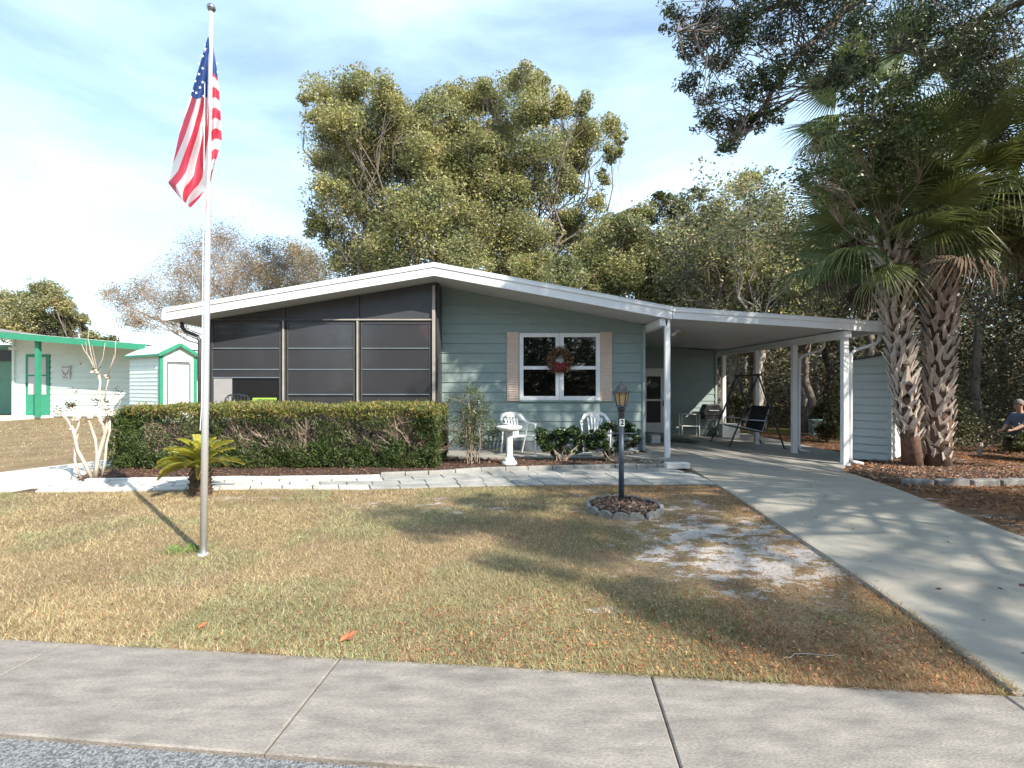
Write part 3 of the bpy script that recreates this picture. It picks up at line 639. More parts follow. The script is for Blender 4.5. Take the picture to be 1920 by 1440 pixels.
mb = MB(); mb.lathe([(.02,0),(.24,.0),(.24,.03),(.02,.03)], (0,-.22,.42), 20); mb.build('seat', m_white, wc)
for sx in (-.2,.2): mb = MB(); mb.tube([(sx,-.4,0),(sx*.8,-.38,.42)], .014, 6); mb.build('leg', m_white, wc)

# ---------------------------------------------------------------- plastic garden chairs, bird bath
def plastic_chair(label):
    t = thing('plastic_chair', label, 'chair', group='white plastic chairs on the front patio')
    mb = MB(); mb.add([(-.21,-.24,.42),(.21,-.24,.42),(.19,.20,.40),(-.19,.20,.40),(-.21,-.24,.385),(.21,-.24,.385),(.19,.20,.365),(-.19,.20,.365)], [(0,1,2,3),(7,6,5,4),(0,4,5,1),(1,5,6,2),(2,6,7,3),(3,7,4,0)]); mb.build('seat', m_plastic, t, bevel=.02)
    for k in range(5):
        x = -.14+.07*k; mb = MB(); mb.bar((x*.8,.21,.40), (x*1.05,.32,.76-.01*abs(k-2)), .038, .012, up=(0,1,0)); mb.build('back_slat', m_plastic, t)
    mb = MB(); pts = [(-.30,-.20,.64),(-.31,.0,.65),(-.30,.16,.66),(-.275,.25,.71),(-.22,.31,.80),(-.12,.335,.84),(0,.34,.85),(.12,.335,.84),(.22,.31,.80),(.275,.25,.71),(.30,.16,.66),(.31,0,.65),(.30,-.20,.64)]
    for i in range(len(pts)-1): mb.bar(pts[i], Vector(pts[i+1])+(Vector(pts[i+1])-Vector(pts[i])).normalized()*.012, .055, .026, up=(0,0,1) if i in (0,1,10,11) else (0,.8,.3))
    mb.bar((-.10,.335,.80),(.10,.335,.80),.07,.014,up=(0,1,0)); mb.build('arms_and_back_rail', m_plastic, t)
    for s in (-1, 1):
        mb = MB(); mb.bar((s*.30,-.19,.63),(s*.27,-.25,.0),.05,.022,up=(s,0,0)); mb.build('leg', m_plastic, t)
        mb = MB(); mb.bar((s*.30,.12,.64),(s*.25,.30,.0),.05,.022,up=(s,0,0)); mb.build('leg', m_plastic, t)
        mb = MB(); mb.bar((s*.20,-.23,.40),(s*.285,-.22,.42),.04,.03); mb.build('side_web', m_plastic, t)
    return t
c1 = plastic_chair('white plastic armchair turned sideways behind the bird bath'); c1.location = (.13, 10.12, .04); c1.rotation_euler = (0,0,R(28))
c2 = copy_thing(c1); c2['label'] = 'white plastic armchair facing the street, half hidden behind the right round bush'; c2.location = (1.78, 10.2, .04); c2.rotation_euler = (0,0,R(-6))
bb = thing('bird_bath', 'white cement bird bath on a fluted pedestal in the mulch bed', 'bird bath', (-.05, 8.85, .03))
mb = MB(); mb.lathe([(.06,.62),(.16,.63),(.225,.66),(.24,.70),(.235,.715),(.20,.70),(.05,.675)], n=32); mb.build('basin', m_concW, bb, smooth=True)
mb = MB(); mb.lathe([(.085,.11),(.066,.16),(.060,.30),(.062,.55),(.075,.62)], n=24, flute=.16); mb.build('column', m_concW, bb)
mb = MB(); mb.lathe([(.14,0),(.145,.03),(.13,.07),(.095,.08),(.105,.10),(.09,.125)], n=28); mb.build('base', m_concW, bb, smooth=True)
gt = thing('gravel_trough', 'low white planter tray on the patio between the round bushes', 'planter', (1.50, 9.95, .05))
mb = MB(); mb.box((-.17,-.08,0),(.17,.08,.05)); mb.build('tray', m_white_old, gt, bevel=.01)

# ---------------------------------------------------------------- flagpole and flag
fb, ft = Vector((-2.731, 4.245, 0)), Vector((-2.66, 4.245, 4.80))
fp = thing('flagpole', 'tall aluminium flagpole planted in the lawn', 'flagpole', fb)
mb = MB(); mb.tube([(0,0,-.05),(ft-fb)*.33,(ft-fb)*.66,(ft-fb)], [.030,.027,.0225,.017], 16); mb.build('pole', m_alu, fp, smooth=True)
mb = MB(); mb.lathe([(.010,-.03),(.012,0)]+[(.036*math.sin(R(a)), .036-.036*math.cos(R(a))) for a in range(15, 180, 15)], tuple(ft-fb), 18); mb.build('ball', m_gold, fp, smooth=True)
mb = MB(); mb.lathe([(.045,0),(.04,.012),(.031,.014)], n=16); mb.build('collar', m_alu, fp)
mb = MB(); mb.tube([(-.010,-.028,1.1),(.0,-.024,1.3),(.03,-.02,4.5)], .003, 5); mb.build('halyard', m_white, fp)
FW = (.80,.80,.80); FRD = (.72,.06,.11); FBL = (.035,.10,.34)
def flagmat(name, vertical):
    m = bpy.data.materials.new(name); m.use_nodes = True; n, l = m.node_tree.nodes, m.node_tree.links; b = n['Principled BSDF']; b.inputs['Roughness'].default_value = .6
    uv = n.new('ShaderNodeUVMap'); sp = n.new('ShaderNodeSeparateXYZ'); l.new(uv.outputs[0], sp.inputs[0])
    a = n.new('ShaderNodeMath'); a.operation = 'MULTIPLY'; a.inputs[1].default_value = 1; l.new(sp.outputs[0], a.inputs[0])
    f = n.new('ShaderNodeMath'); f.operation = 'PINGPONG'; f.inputs[1].default_value = 1; l.new(a.outputs[0], f.inputs[0])
    g = n.new('ShaderNodeMath'); g.operation = 'GREATER_THAN'; g.inputs[1].default_value = .5; l.new(f.outputs[0], g.inputs[0])
    x = n.new('ShaderNodeMix'); x.data_type = 'RGBA'; x.inputs[6].default_value = (*FW, 1); x.inputs[7].default_value = (*FRD, 1); l.new(g.outputs[0], x.inputs[0])
    c = n.new('ShaderNodeMath'); c.operation = 'LESS_THAN'; c.inputs[1].default_value = .0; l.new(sp.outputs[1], c.inputs[0])
    y = n.new('ShaderNodeMix'); y.data_type = 'RGBA'; y.inputs[7].default_value = (*FBL, 1); l.new(x.outputs[2], y.inputs[6]); l.new(c.outputs[0], y.inputs[0])
    l.new(y.outputs[2], b.inputs['Base Color']); tr = n.new('ShaderNodeBsdfTranslucent'); l.new(y.outputs[2], tr.inputs[0])
    ms = n.new('ShaderNodeMixShader'); ms.inputs[0].default_value = .45; l.new(b.outputs[0], ms.inputs[1]); l.new(tr.outputs[0], ms.inputs[2]); l.new(ms.outputs[0], n['Material Output'].inputs[0])
    return m
fm = flagmat('flag_cloth', True)
FDp = 4.245
flag = thing('flag', 'limp American flag with stars and stripes hanging from the flagpole', 'flag', at(393, 75, FDp))
def lobe(name, Lp, Rp, vfun, ncol, depth, nfold, ph):
    """Lp,Rp: outline points (px,py) left and right; vfun gives stripe coords"""
    nv = 60; nu = 26; V = []; UV = []
    La, Ra = np.array(Lp, float), np.array(Rp, float)
    def samp(A, t):
        d = np.r_[0, np.cumsum(np.hypot(*np.diff(A, axis=0).T))]; d /= d[-1]; return np.interp(t, d, A[:, 0]), np.interp(t, d, A[:, 1])
    for j in range(nv+1):
        t = j/nv; lx, ly = samp(La, t); rx, ry = samp(Ra, t)
        for i in range(nu+1):
            s = i/nu; x = lx+(rx-lx)*s; y = ly+(ry-ly)*s
            w = min(1, t*3)
            D = FDp + depth*w*math.sin(s*math.pi*nfold+ph+t*2.2) + .02*math.sin(t*17+s*3)*w*(1 if t > .5 else .3) + (.02 if 'back' in name else -.035)*1
            V.append(tuple(at(x, y, D))); UV.append(vfun(s, t))
    mb = MB(); mb.v = V; mb.f = [(j*(nu+1)+i, j*(nu+1)+i+1, (j+1)*(nu+1)+i+1, (j+1)*(nu+1)+i) for j in range(nv) for i in range(nu)]; mb.mi = [0]*len(mb.f)
    me = mb.mesh(name, True); u = me.uv_layers.new(name='UVMap')
    idx = np.empty(len(me.loops), np.int32); me.loops.foreach_get('vertex_index', idx); u.data.foreach_set('uv', np.array(UV)[idx].ravel().astype(np.float32))
    o = link(name, me, fm, flag, world=True); return o
lobe('cloth', [(390,68),(372,130),(355,187),(343,220),(331,275),(321,322),(315,343),(322,352),(338,372)], [(392,72),(393,130),(392,190),(392,240),(391,290),(389,330),(387,352),(374,372),(357,390)],
     lambda s, t: (s*4.6+.2+2.6*max(0, t-.36)+.35*math.sin(t*9+s*2)+(1.2*(t-.8)*6 if t > .8 else 0), t-.355-.015*math.sin(s*6)), 5, .075, 2.6, .4)
lobe('cloth_back', [(394,80),(394,130),(394,190),(394,240),(393,290),(394,320),(395,341)], [(399,84),(406,125),(411,170),(414,220),(416,262),(409,287),(399,322)],
     lambda s, t: (t*13+.3*math.sin(s*4), t-.235+.02*math.sin(s*5)), 3, .035, 1.6, 1.4)
starm = MB(); pts = [((.5 if k % 2 else 1)*.8*math.sin(k*math.pi/5), (.5 if k % 2 else 1)*.8*math.cos(k*math.pi/5)) for k in range(10)]
pts = [(x*(.78 if k % 2 else 1), z*(.78 if k % 2 else 1)) for k, (x, z) in enumerate(pts)]
starm.add([(0,0,0)]+[(x, 0, z) for x, z in pts], [(0, (k+1) % 10+1, k+1) for k in range(10)]); sme = starm.mesh('star'); sme.materials.append(m_white)
for (x, y) in ((380,105),(373,119),(380,128),(373,139),(366,152),(380,154),(375,164),(368,174),(382,180),(361,170),(385,92)):
    o = bpy.data.objects.new('star', sme); COL.objects.link(o); o.parent = flag; o.location = at(x, y, FDp-.11)-flag.location; o.scale = (.019,)*3; o.rotation_euler = (0, random.uniform(-.3,.3), 0)
for (x, y) in ((407,119),(408,135)):
    o = bpy.data.objects.new('star', sme); COL.objects.link(o); o.parent = flag; o.location = at(x, y, FDp-.03)-flag.location; o.scale = (.015,)*3

# ---------------------------------------------------------------- lamp post
lp = thing('lamp_post', 'slate blue garden lamp post with amber lantern and house number plate', 'lamp post', (1.378, 6.05, .03))
mb = MB(); mb.tube([(0,0,0),(.0,0,1.02)], .034, 16); mb.build('pole', m_blue, lp, smooth=True)
mb = MB(); mb.lathe([(.036,.0),(.038,.01),(.038,.17),(.050,.19),(.050,.215),(.03,.22)], (0,0,.97), 16); mb.build('neck', m_black, lp)
mb = MB(); mb.tube([(-.20,0,.86),(.20,0,.86)], .008, 8); mb.build('ladder_bar', m_blue, lp)
mb = MB(); mb.box((-.030,-.043,.955),(.032,-.036,1.045)); pt = mb.build('number_plate', m_white, lp)
text('2', .085, (0.001,-.0445,1.0), lp, m_black, name='number', bold=.003)
mb = MB(); mb.lathe([(.03,.0),(.072,.005),(.072,.025),(.03,.028)], (0,0,1.19), 6); mb.build('lantern_base', m_blue, lp)
lan = MB(); lan.lathe([(.055,0),(.086,.155)], (0,0,1.218), 6); lan.build('lantern_glass', m_amber, lp)
mb = MB()
for k in range(6):
    a = k*math.pi/3; mb.bar((.057*math.cos(a),.057*math.sin(a),1.215),(.09*math.cos(a),.09*math.sin(a),1.375),.010,.010)
mb.build('lantern_frame', m_black, lp)
mb = MB(); mb.lathe([(.06,0),(.122,.004),(.118,.014),(.085,.034),(.065,.062),(.055,.085),(.03,.092),(.022,.11),(.012,.12),(.01,.135),(.004,.15)], (0,0,1.375), 6); mb.build('lantern_roof', m_black, lp)

# ---------------------------------------------------------------- carport things
sw = thing('swing_seat', 'dark metal framed garden swing seat standing in the carport', 'swing', (6.2, 12.8, -.14))
def sp_(p): return Vector(p)-Vector((6.2, 12.8, -.14))
mb = MB(); mb.tube([sp_((6.28,12.1,1.76)), sp_((6.26,13.5,1.76))], .025, 8); mb.build('top_bar', m_black, sw)
for (D, xs0, xs1, ax) in ((13.4,5.53,6.95,6.28),(12.2,5.50,6.93,6.26)):
    for xe in (xs0, xs1):
        mb = MB(); mb.tube([sp_((ax,D,1.76)), sp_((ax+(xe-ax)*.25,D,1.25)), sp_((xe,D,-.13))], .022, 8); mb.tube([sp_((xe,D,-.13)), sp_((xe+.07*(1 if xe > ax else -1),D,-.13))], .024, 8); mb.build('leg', m_black, sw)
    mb = MB(); mb.tube([sp_((ax-.28,D,.72)), sp_((ax+.28,D,.72))], .014, 6); mb.build('brace', m_black, sw)
mb = MB(); mb.add([sp_((5.86,12.35,.42)),sp_((6.42,12.35,.30)),sp_((6.42,13.25,.30)),sp_((5.86,13.25,.42)),sp_((5.86,12.35,.39)),sp_((6.42,12.35,.27)),sp_((6.42,13.25,.27)),sp_((5.86,13.25,.39))],[(0,1,2,3),(7,6,5,4),(0,4,5,1),(1,5,6,2),(2,6,7,3),(3,7,4,0)]); mb.build('seat', m_mesh, sw)
mb = MB(); mb.add([sp_((6.44,12.35,.32)),sp_((6.62,12.35,.95)),sp_((6.62,13.25,.95)),sp_((6.44,13.25,.32)),sp_((6.47,12.35,.31)),sp_((6.65,12.35,.94)),sp_((6.65,13.25,.94)),sp_((6.47,13.25,.31))],[(3,2,1,0),(4,5,6,7),(0,1,5,4),(1,2,6,5),(2,3,7,6),(3,0,4,7)]); mb.build('backrest', m_mesh, sw)
for D in (12.33, 13.27):
    mb = MB(); mb.tube([sp_((5.84,D,.43)),sp_((6.43,D,.31)),sp_((6.63,D,.97))], .013, 6); mb.tube([sp_((5.88,D,.62)),sp_((6.5,D,.58))], .013, 6); mb.tube([sp_((5.86,D,.42)),sp_((5.88,D,.62))], .01, 6); mb.build('armrest', m_alu, sw)
    mb = MB(); mb.tube([sp_((5.95,D,.6)),sp_((6.26,D,1.74))], .006, 5); mb.tube([sp_((6.58,D,.8)),sp_((6.27,D,1.74))], .006, 5); mb.build('hanger', m_black, sw)
gr = thing('grill', 'small black gas grill on folding legs against the carport wall', 'grill', (6.2, 15.0, -.13)); gr.scale = (.85, .85, .92)
mb = MB(); prism(mb, [(-.30,.74),(.33,.74),(.38,.88),(.26,1.12),(-.22,1.12),(-.34,.90)], -.22, .20); mb.build('lid', m_black, gr, bevel=.02)
mb = MB(); mb.box((-.28,-.2,.62),(.31,.18,.735)); mb.build('firebox', m_black, gr)
mb = MB(); mb.bar((-.15,-.26,.92),(.2,-.26,.92),.025); mb.build('handle', m_alu, gr)
for s in (-1, 1):
    mb = MB(); mb.tube([(-.18,s*.15,.62),(.2,s*.15,.02)], .012, 6); mb.build('leg', m_black, gr); mb = MB(); mb.tube([(.2,s*.15+.03,.62),(-.18,s*.15+.03,.02)], .012, 6); mb.build('leg', m_black, gr)
mb = MB(); mb.bar((-.4,0,.01),(.4,0,.01),.03); mb.build('foot_rail', m_black, gr)
rk = thing('wire_rack', 'low white two tier rack standing beside the carport door', 'rack', (5.6, 15.15, -.13))
for x in (-.27,.27):
    for y in (-.12,.12): mb = MB(); mb.bar((x,y,0),(x,y,.72),.025); mb.build('leg', m_white_old, rk)
for z in (.33,.70): mb = MB(); mb.box((-.28,-.13,z),(.28,.13,z+.025)); mb.build('shelf', m_white_old, rk)
stp = thing('door_step', 'pale cement step block beside the house corner in the carport', 'step', (3.62, 12.3, float(gz(3.6,12.3))+.03))
mb = MB(); mb.box((-.09,-.15,0),(.14,.2,.2)); mb.build('block', m_concW, stp, bevel=.01)
dm = MB(); dm.box((3.75,12.45,float(gz(4.2,12.6))+.036),(4.85,13.2,float(gz(4.2,12.6))+.05)); tag(dm.build('door_mat', m_black), 'dark door mat lying on the carport floor', 'mat')
pt_ = thing('post_planter', 'white block planter at the foot of the back carport post', 'planter', (6.85, 15.1, -.13)); mb = MB(); mb.box((-.3,-.15,0),(.25,.15,.42)); mb.build('box', m_white_old, pt_, bevel=.01)
ub = thing('utility_box', 'grey green metal utility box standing at the edge of the woods', 'utility box', (9.85, 15.6, -.16))
mb = MB(); mb.box((-.15,-.12,0),(.15,.12,.50)); mb.build('cabinet', m_utility, ub, bevel=.01); mb = MB(); mb.box((-.17,-.14,.50),(.17,.14,.55)); mb.build('lid', m_utility, ub, bevel=.01)

# garden shed right of the carport
sc_ = Vector((8.02, 10.2, -.15)); SA = math.atan2(.68, .73)
shd = thing('garden_shed', 'narrow lap sided garden shed between the carport and the palm trees', 'shed', sc_)
ur = Vector((.73,.68,0)).normalized(); ul = Vector((-.68,.73,0)).normalized()
siding(shd, ul*.78, -ul, .78, .03, 2.4, .17, m_shedshade, tops=[(2.18,.14)], proud=.045, world=False, joints=False)
siding(shd, (0,0,0), ur, 1.3, .03, 2.4, .17, m_shedsun, tops=[(2.29,.0)], world=False, joints=False)
mb = MB(); mb.bar((0,0,.0),(0,0,2.30),.07,.07,up=tuple(ul)); mb.build('corner_post', m_shedshade, shd)
mb = MB(); a, b, c, d_ = ul*.86+ur*-.06, ul*-.06+ur*-.06, ur*1.35+ul*-.06, ul*.86+ur*1.35
mb.add([a+Vector((0,0,2.16)), b+Vector((0,0,2.31)), c+Vector((0,0,2.31)), d_+Vector((0,0,2.16))]+[a+Vector((0,0,2.20)), b+Vector((0,0,2.35)), c+Vector((0,0,2.35)), d_+Vector((0,0,2.20))], [(0,1,2,3),(7,6,5,4),(0,4,5,1),(1,5,6,2),(2,6,7,3),(3,7,4,0)]); mb.build('roof', m_black, shd)
mb = MB()
mb.add([ul*.78+Vector((0,0,0)), ul*.78+ur*1.3, ul*.78+ur*1.3+Vector((0,0,2.1)), ul*.78+Vector((0,0,2.1)), ur*1.3, ur*1.3+Vector((0,0,2.25))], [(0,1,2,3),(1,4,5,2)]); mb.build('rear_wall', m_shedshade, shd)

# ---------------------------------------------------------------- neighbouring buildings
NH = thing('neighbour_house', 'pale mint house with green trim at the left edge of the photo', 'house', (-20, 22, 0))
siding(NH, (-23.04, 22.3, 0), (1,0,0), 5.36, .05, 3.9, .26, m_mint, tops=[(3.92,-.085)], holes=[(.48,1.62,0,2.9)], proud=.04)
mb = MB(); mb.box((-17.66,22.2,0),(-17.59,30,3.25)); mb.build('side_wall', m_mint, NH, world=True)
mb = MB(); mb.box((-23.14,22.2,.02),(-23.045,22.4,3.8)); mb.build('corner_trim', m_mint, NH, world=True)
mb = MB(); mb.box((-30,25.0,0),(-23.1,25.1,3.6)); mb.build('recess_wall', m_greenS, NH, world=True)
mb = MB(); mb.box((-23.14,22.4,0),(-23.07,25.0,3.9)); mb.build('recess_side', m_greenS, NH, world=True)
mb = MB(); mb.box((-30,24.9,2.75),(-23.3,24.98,3.3)); mb.build('dark_beam', m_black, NH, world=True)
mb = MB(); prism(mb, [(-30,4.24),(-15.8,3.03),(-15.8,3.2),(-30,4.43)], 20.6, 30); nr = mb.build('roof', m_white_old, NH, world=True)
mb = MB(); prism(mb, [(-30,4.20),(-15.72,2.99),(-15.72,3.24),(-30,4.47)], 20.54, 20.598); mb.build('fascia_board', m_green, nr)
mb = MB(); mb.add([(-30,20.56,4.48),(-18.3,20.56,3.47),(-23.7,26,3.95),(-31,26,5.05)], [(0,1,2,3)]); mb.add([(-15.75,20.56,3.25),(-18.3,20.56,3.47),(-23.7,26,3.95),(-15.75,30,3.25)], [(3,2,1,0)]); mb.build('shingles', m_roofg, nr)
mb = MB(); mb.box((-20.68,20.8,.12),(-20.53,20.95,3.5)); mb.build('porch_post', m_green, NH, world=True)
mb = MB(); mb.box((-22.54,22.24,.05),(-21.44,22.32,2.93)); nd = mb.build('door', m_green, NH, world=True)
mb = MB(); mb.box((-22.40,22.22,1.98),(-21.58,22.238,2.80)); mb.build('window', m_soffit, nd); mb = MB(); mb.box((-22.40,22.22,1.06),(-21.58,22.238,1.91)); mb.build('window', m_soffit, nd)
mb = MB(); mb.box((-22.47,22.16,1.5),(-22.40,22.238,1.6)); mb.build('handle', m_black, nd)
mb = MB(); mb.box((-30,19.9,-.02),(-21.2,22.2,.10)); mb.build('porch_step', m_concW, NH, world=True)
ns = thing('wall_sign', 'small white sign with a dark winged emblem on the neighbour\'s wall', 'sign', (-20.66, 22.22, 2.12))
mb = MB(); mb.box((-.19,-.01,-.32),(.19,.01,.30)); mb.build('board', m_white_old, ns)
mb = MB()
for q_ in (-1, 1): mb.add([(0,-.016,-.12),(q_*.07,-.016,-.06),(q_*.17,-.016,.15),(q_*.14,-.016,.0),(q_*.07,-.016,-.12)], [(0,1,2,3,4)] if q_ < 0 else [(4,3,2,1,0)])
mb.add([(-.03,-.016,-.19),(.03,-.016,-.19),(0,-.016,-.10)], [(0,1,2)]); mb.add([(-.17,-.016,.2),(.17,-.016,.2),(.17,-.016,.23),(-.17,-.016,.23)], [(0,1,2,3)]); mb.add([(-.12,-.016,-.27),(.12,-.016,-.27),(.12,-.016,-.24),(-.12,-.016,-.24)], [(0,1,2,3)])
mb.build('emblem', m_blue, ns)
nl = thing('neighbour_light', 'twin spotlight under the neighbour\'s green eave', 'lamp', (-22.95, 22.1, 3.2))
for q_ in (-1,1): mb = MB(); mb.tube([(0,0,0),(q_*.14,-.05,-.03)], [.03,.08], 8); mb.build('bulb', m_white, nl)
# mint shed
NS = thing('neighbour_shed', 'small white gabled shed with green trim behind the hedge', 'shed', (-13.9, 19.0, 0)); ang = R(-60)
uf = Vector((math.cos(ang), -math.sin(ang), 0)); us = Vector((-uf.y, uf.x, 0))       # front runs right and back, side runs left and back
Lf, Ls = 1.25, 2.6
siding(NS, (0,0,0), uf, Lf, .05, 3.2, .16, m_mint, tops=[(2.74,.55),(2.74+.55*Lf,-.55)], holes=[(.2,1.05,0,2.45)], world=False, joints=False)
siding(NS, us*Ls, -us, Ls, .05, 2.66, .16, m_mint, world=False, joints=False)
mb = MB(); mb.bar(us*0, Vector((0,0,2.66)), .12, .12, up=tuple(uf)); mb.bar(uf*Lf, uf*Lf+Vector((0,0,2.66)), .12, .12, up=tuple(uf)); mb.build('corner_trim', m_green, NS)
mb = MB(); o1 = -us*.03; mb.bar(uf*.21+o1, uf*1.04+o1, .02, .02); vs = [uf*.21+o1, uf*1.04+o1, uf*1.04+o1+Vector((0,0,2.38)), uf*.21+o1+Vector((0,0,2.38))]; mb.add(vs, [(0,1,2,3)]); nd = mb.build('door', m_white, NS)
mb = MB(); 
for a, b in ((0,3),(3,2),(2,1)): mb.bar(vs[a]-us*.02, vs[b]-us*.02, .05, .03, up=tuple(us))
mb.build('frame', m_skirt, nd)
mb = MB(); pk = Vector((0,0,2.74+.55*Lf/2+.06)); e0 = -uf*.15+Vector((0,0,2.68)); e1 = uf*(Lf+.15)+Vector((0,0,2.68)); pkf = uf*Lf/2+pk-us*.15
for e in (e0, e1): mb.add([e-us*.15, pkf, pkf+us*(Ls+.3), e+us*(Ls+.15)]+[e-us*.15+Vector((0,0,.05)), pkf+Vector((0,0,.05)), pkf+us*(Ls+.3)+Vector((0,0,.05)), e+us*(Ls+.15)+Vector((0,0,.05))], [(0,1,2,3),(7,6,5,4),(0,4,5,1),(1,5,6,2),(2,6,7,3),(3,7,4,0)])
mb.build('roof', m_roofm, NS)
mb = MB(); mb.bar(e0-us*.17, pkf-us*.02, .05, .13, up=(0,0,1)); mb.bar(e1-us*.17, pkf-us*.02, .05, .13, up=(0,0,1)); mb.bar(e0-us*.15, e0+us*(Ls+.15), .05, .10); mb.build('trim', m_green, NS)
YB = thing('yellow_house', 'yellow and white building with a pale metal roof behind the green trimmed shed', 'house', (-16, 26, 0))
mb = MB(); mb.box((-17.8,26,0),(-13.5,32,3.0)); mb.build('wall', m_white, YB, world=True); mb = MB(); mb.box((-17.78,25.95,1.9),(-13.5,25.995,2.65)); mb.build('wall_band', m_yellow, YB, world=True)
mb = MB(); prism(mb, [(-22,3.0),(-12.6,3.0),(-12.6,3.12),(-22,3.6)], 25.2, 33); mb.build('roof', m_roofm, YB, world=True)

exec_veg = True
# ---------------------------------------------------------------- vegetation
GRN = ((.11,.14,.04),(.155,.18,.045),(.07,.10,.03),(.21,.21,.06),(.05,.07,.025))
OLV = ((.30,.30,.11),(.36,.345,.14),(.22,.245,.08),(.42,.37,.19),(.15,.175,.065),(.33,.25,.15))
DRK = ((.055,.075,.028),(.085,.105,.035),(.12,.125,.045),(.04,.05,.022),(.15,.11,.06))
TAN = ((.38,.28,.20),(.44,.34,.24),(.30,.22,.15),(.30,.25,.12))
def tree(name, label, cat, base, fork, clumps, nl, leaf, cols, bark, r0=.3, group=None, sp=.2, k=16, twigs=4, w=None, up=.3, lean=.03, loc_leafmat=None, rl=.35):
    t = thing(name, label, cat, base, group=group); B = Vector(base); fork = Vector(fork)
    mb = MB(); mb.tube([p-B for p in jag(B+Vector((0,0,-.2)), fork, 5, lean)], [r0*1.25, r0*1.02, r0*.95, r0*.85, r0*.78, r0*.7], 9)
    tot = sum(c[3]**2 for c in clumps); CC = []
    for (x, y, z, r) in clumps:
        c = Vector((x, y, z)); pts = jag(fork, c, 5, .07); rr = r0*rl*min(1.3, .5+r/4)
        mb.tube([p-B for p in pts], [rr*q for q in (1.2,.95,.75,.55,.4,.22)], 6, cap=False)
        n = max(40, int(nl*r*r/tot)); P, cc = spray(c, (r, r, r*.8), n, k=max(8, int(k*min(1.6, r))), sp=sp); CC.append(P)
        for q in cc[:int(len(cc)*.8)]:
            st_ = pts[random.choice((2,3,4,5))]; tw = jag(st_, Vector(q), 3, .08); mb.tube([p-B for p in tw], [rr*.22, rr*.16, rr*.1, rr*.03], 4, cap=False)
            for _ in range(twigs):
                e = Vector(q)+Vector(rng.normal(0, r*sp*1.4, 3)); mb.tube([tw[2]-B, tw[3].lerp(e, .5)-B, e-B], [rr*.07, rr*.05, rr*.02], 3, cap=False)
    mb.build('trunk', bark, t, smooth=True)
    if nl > 0: link('crown', leaves(np.concatenate(CC)-np.array(base), leaf, leaf*.5, cols, w=w, up=up), loc_leafmat or m_leaf, t)
    return t
def pc(l, D, dv=1.5):     # clumps given as photograph outline (x, y, radius) turned to metres with real depth spread
    out_ = []
    for (x, y, r) in l:
        d = D+random.uniform(-dv, dv); p = at(x, y, d); out_.append((p.x, p.y, p.z, r/F*d))
    return out_
# the big oaks behind the house
tree('oak_tree', 'large leafy oak behind the porch end of the roof, left half of the crown', 'tree', (-5.5, 24, 0), (-5.4, 24, 4.5),
     pc([(615,190,42),(665,170,42),(715,185,45),(640,240,50),(700,250,62),(765,235,45),(620,300,48),(690,330,70),(770,320,70),(820,260,40),(640,380,55),(720,420,70),(800,400,70),(660,450,50),(740,480,60),(830,470,60),(640,490,40),(590,215,25),(610,340,30),(800,200,30),(850,330,60),(870,400,60),(860,480,55),(780,390,60),(700,500,50),(600,420,35),(620,250,40),(800,235,38),(835,240,30),(790,290,50),(740,200,30),(820,200,34),(850,175,26),(840,310,60),(690,150,22),(575,185,16)], 23.5, 2.4),
     165000, .14, OLV, m_bark, r0=.42, sp=.34, k=13, rl=.2, w=[3,3,2,2,.6,.5])
tree('oak_tree', 'large open crowned oak behind the house with bare limbs showing on its right side', 'tree', (1.6, 24.5, 0), (1.2, 24.5, 5.0),
     pc([(880,200,40),(925,190,42),(985,160,38),(1000,210,45),(1050,205,42),(940,260,60),(1010,290,60),(1060,270,45),(1110,250,45),(1140,235,28),(1145,290,25),(890,330,60),(960,370,65),(1050,350,45),(1085,310,35),(900,430,65),(980,450,60),(1060,440,45),(1120,460,45),(1090,400,40),(850,290,40),(1010,500,40),(1120,380,22),(1135,330,18),(860,235,34),(900,300,60),(935,340,60),(935,505,55),(965,520,45),(905,160,22),(955,150,20),(1020,155,24),(880,270,50),(1085,200,28),(1160,260,14)], 24.5, 2.2),
     145000, .14, OLV, m_bark, r0=.40, sp=.33, k=12, rl=.26, w=[3,3,2,2,.6,.5])
tree('oak_tree', 'rounded green oak behind the roof to the right of the big oaks', 'tree', (4.6, 20.5, 0), (4.6, 20.5, 3.5),
     pc([(1110,490,50),(1160,430,45),(1160,510,60),(1210,480,50),(1060,520,45),(1230,540,50),(1190,400,30),(1130,540,40),(1000,500,40)], 19.5, 1.6),
     60000, .125, OLV+GRN[:2], m_bark, r0=.22, sp=.32, k=16, rl=.25)
tree('slender_tree', 'slender dark leaved tree rising above the carport kink against the sky', 'tree', (8.2, 24, 0), (8.3, 24, 5),
     pc([(1250,400,38),(1235,370,22),(1290,380,30),(1300,420,36),(1270,450,45),(1310,360,18),(1240,470,40),(1300,490,50),(1250,530,50)], 23.5, 1.6), 15000, .15, DRK+GRN[:2], m_barkpale, r0=.18, sp=.26, k=12)
tree('slender_tree', 'tall pale trunked tree with thin foliage between the carport and the palms', 'tree', (12.2, 24.5, 0), (11.6, 24, 5.5),
     pc([(1345,390,32),(1390,360,34),(1420,330,28),(1440,390,38),(1370,440,45),(1410,450,40),(1350,500,45),(1420,510,45),(1390,410,30)], 24, 1.6), 14000, .15, OLV, m_barkpale, r0=.17, sp=.27, k=12)
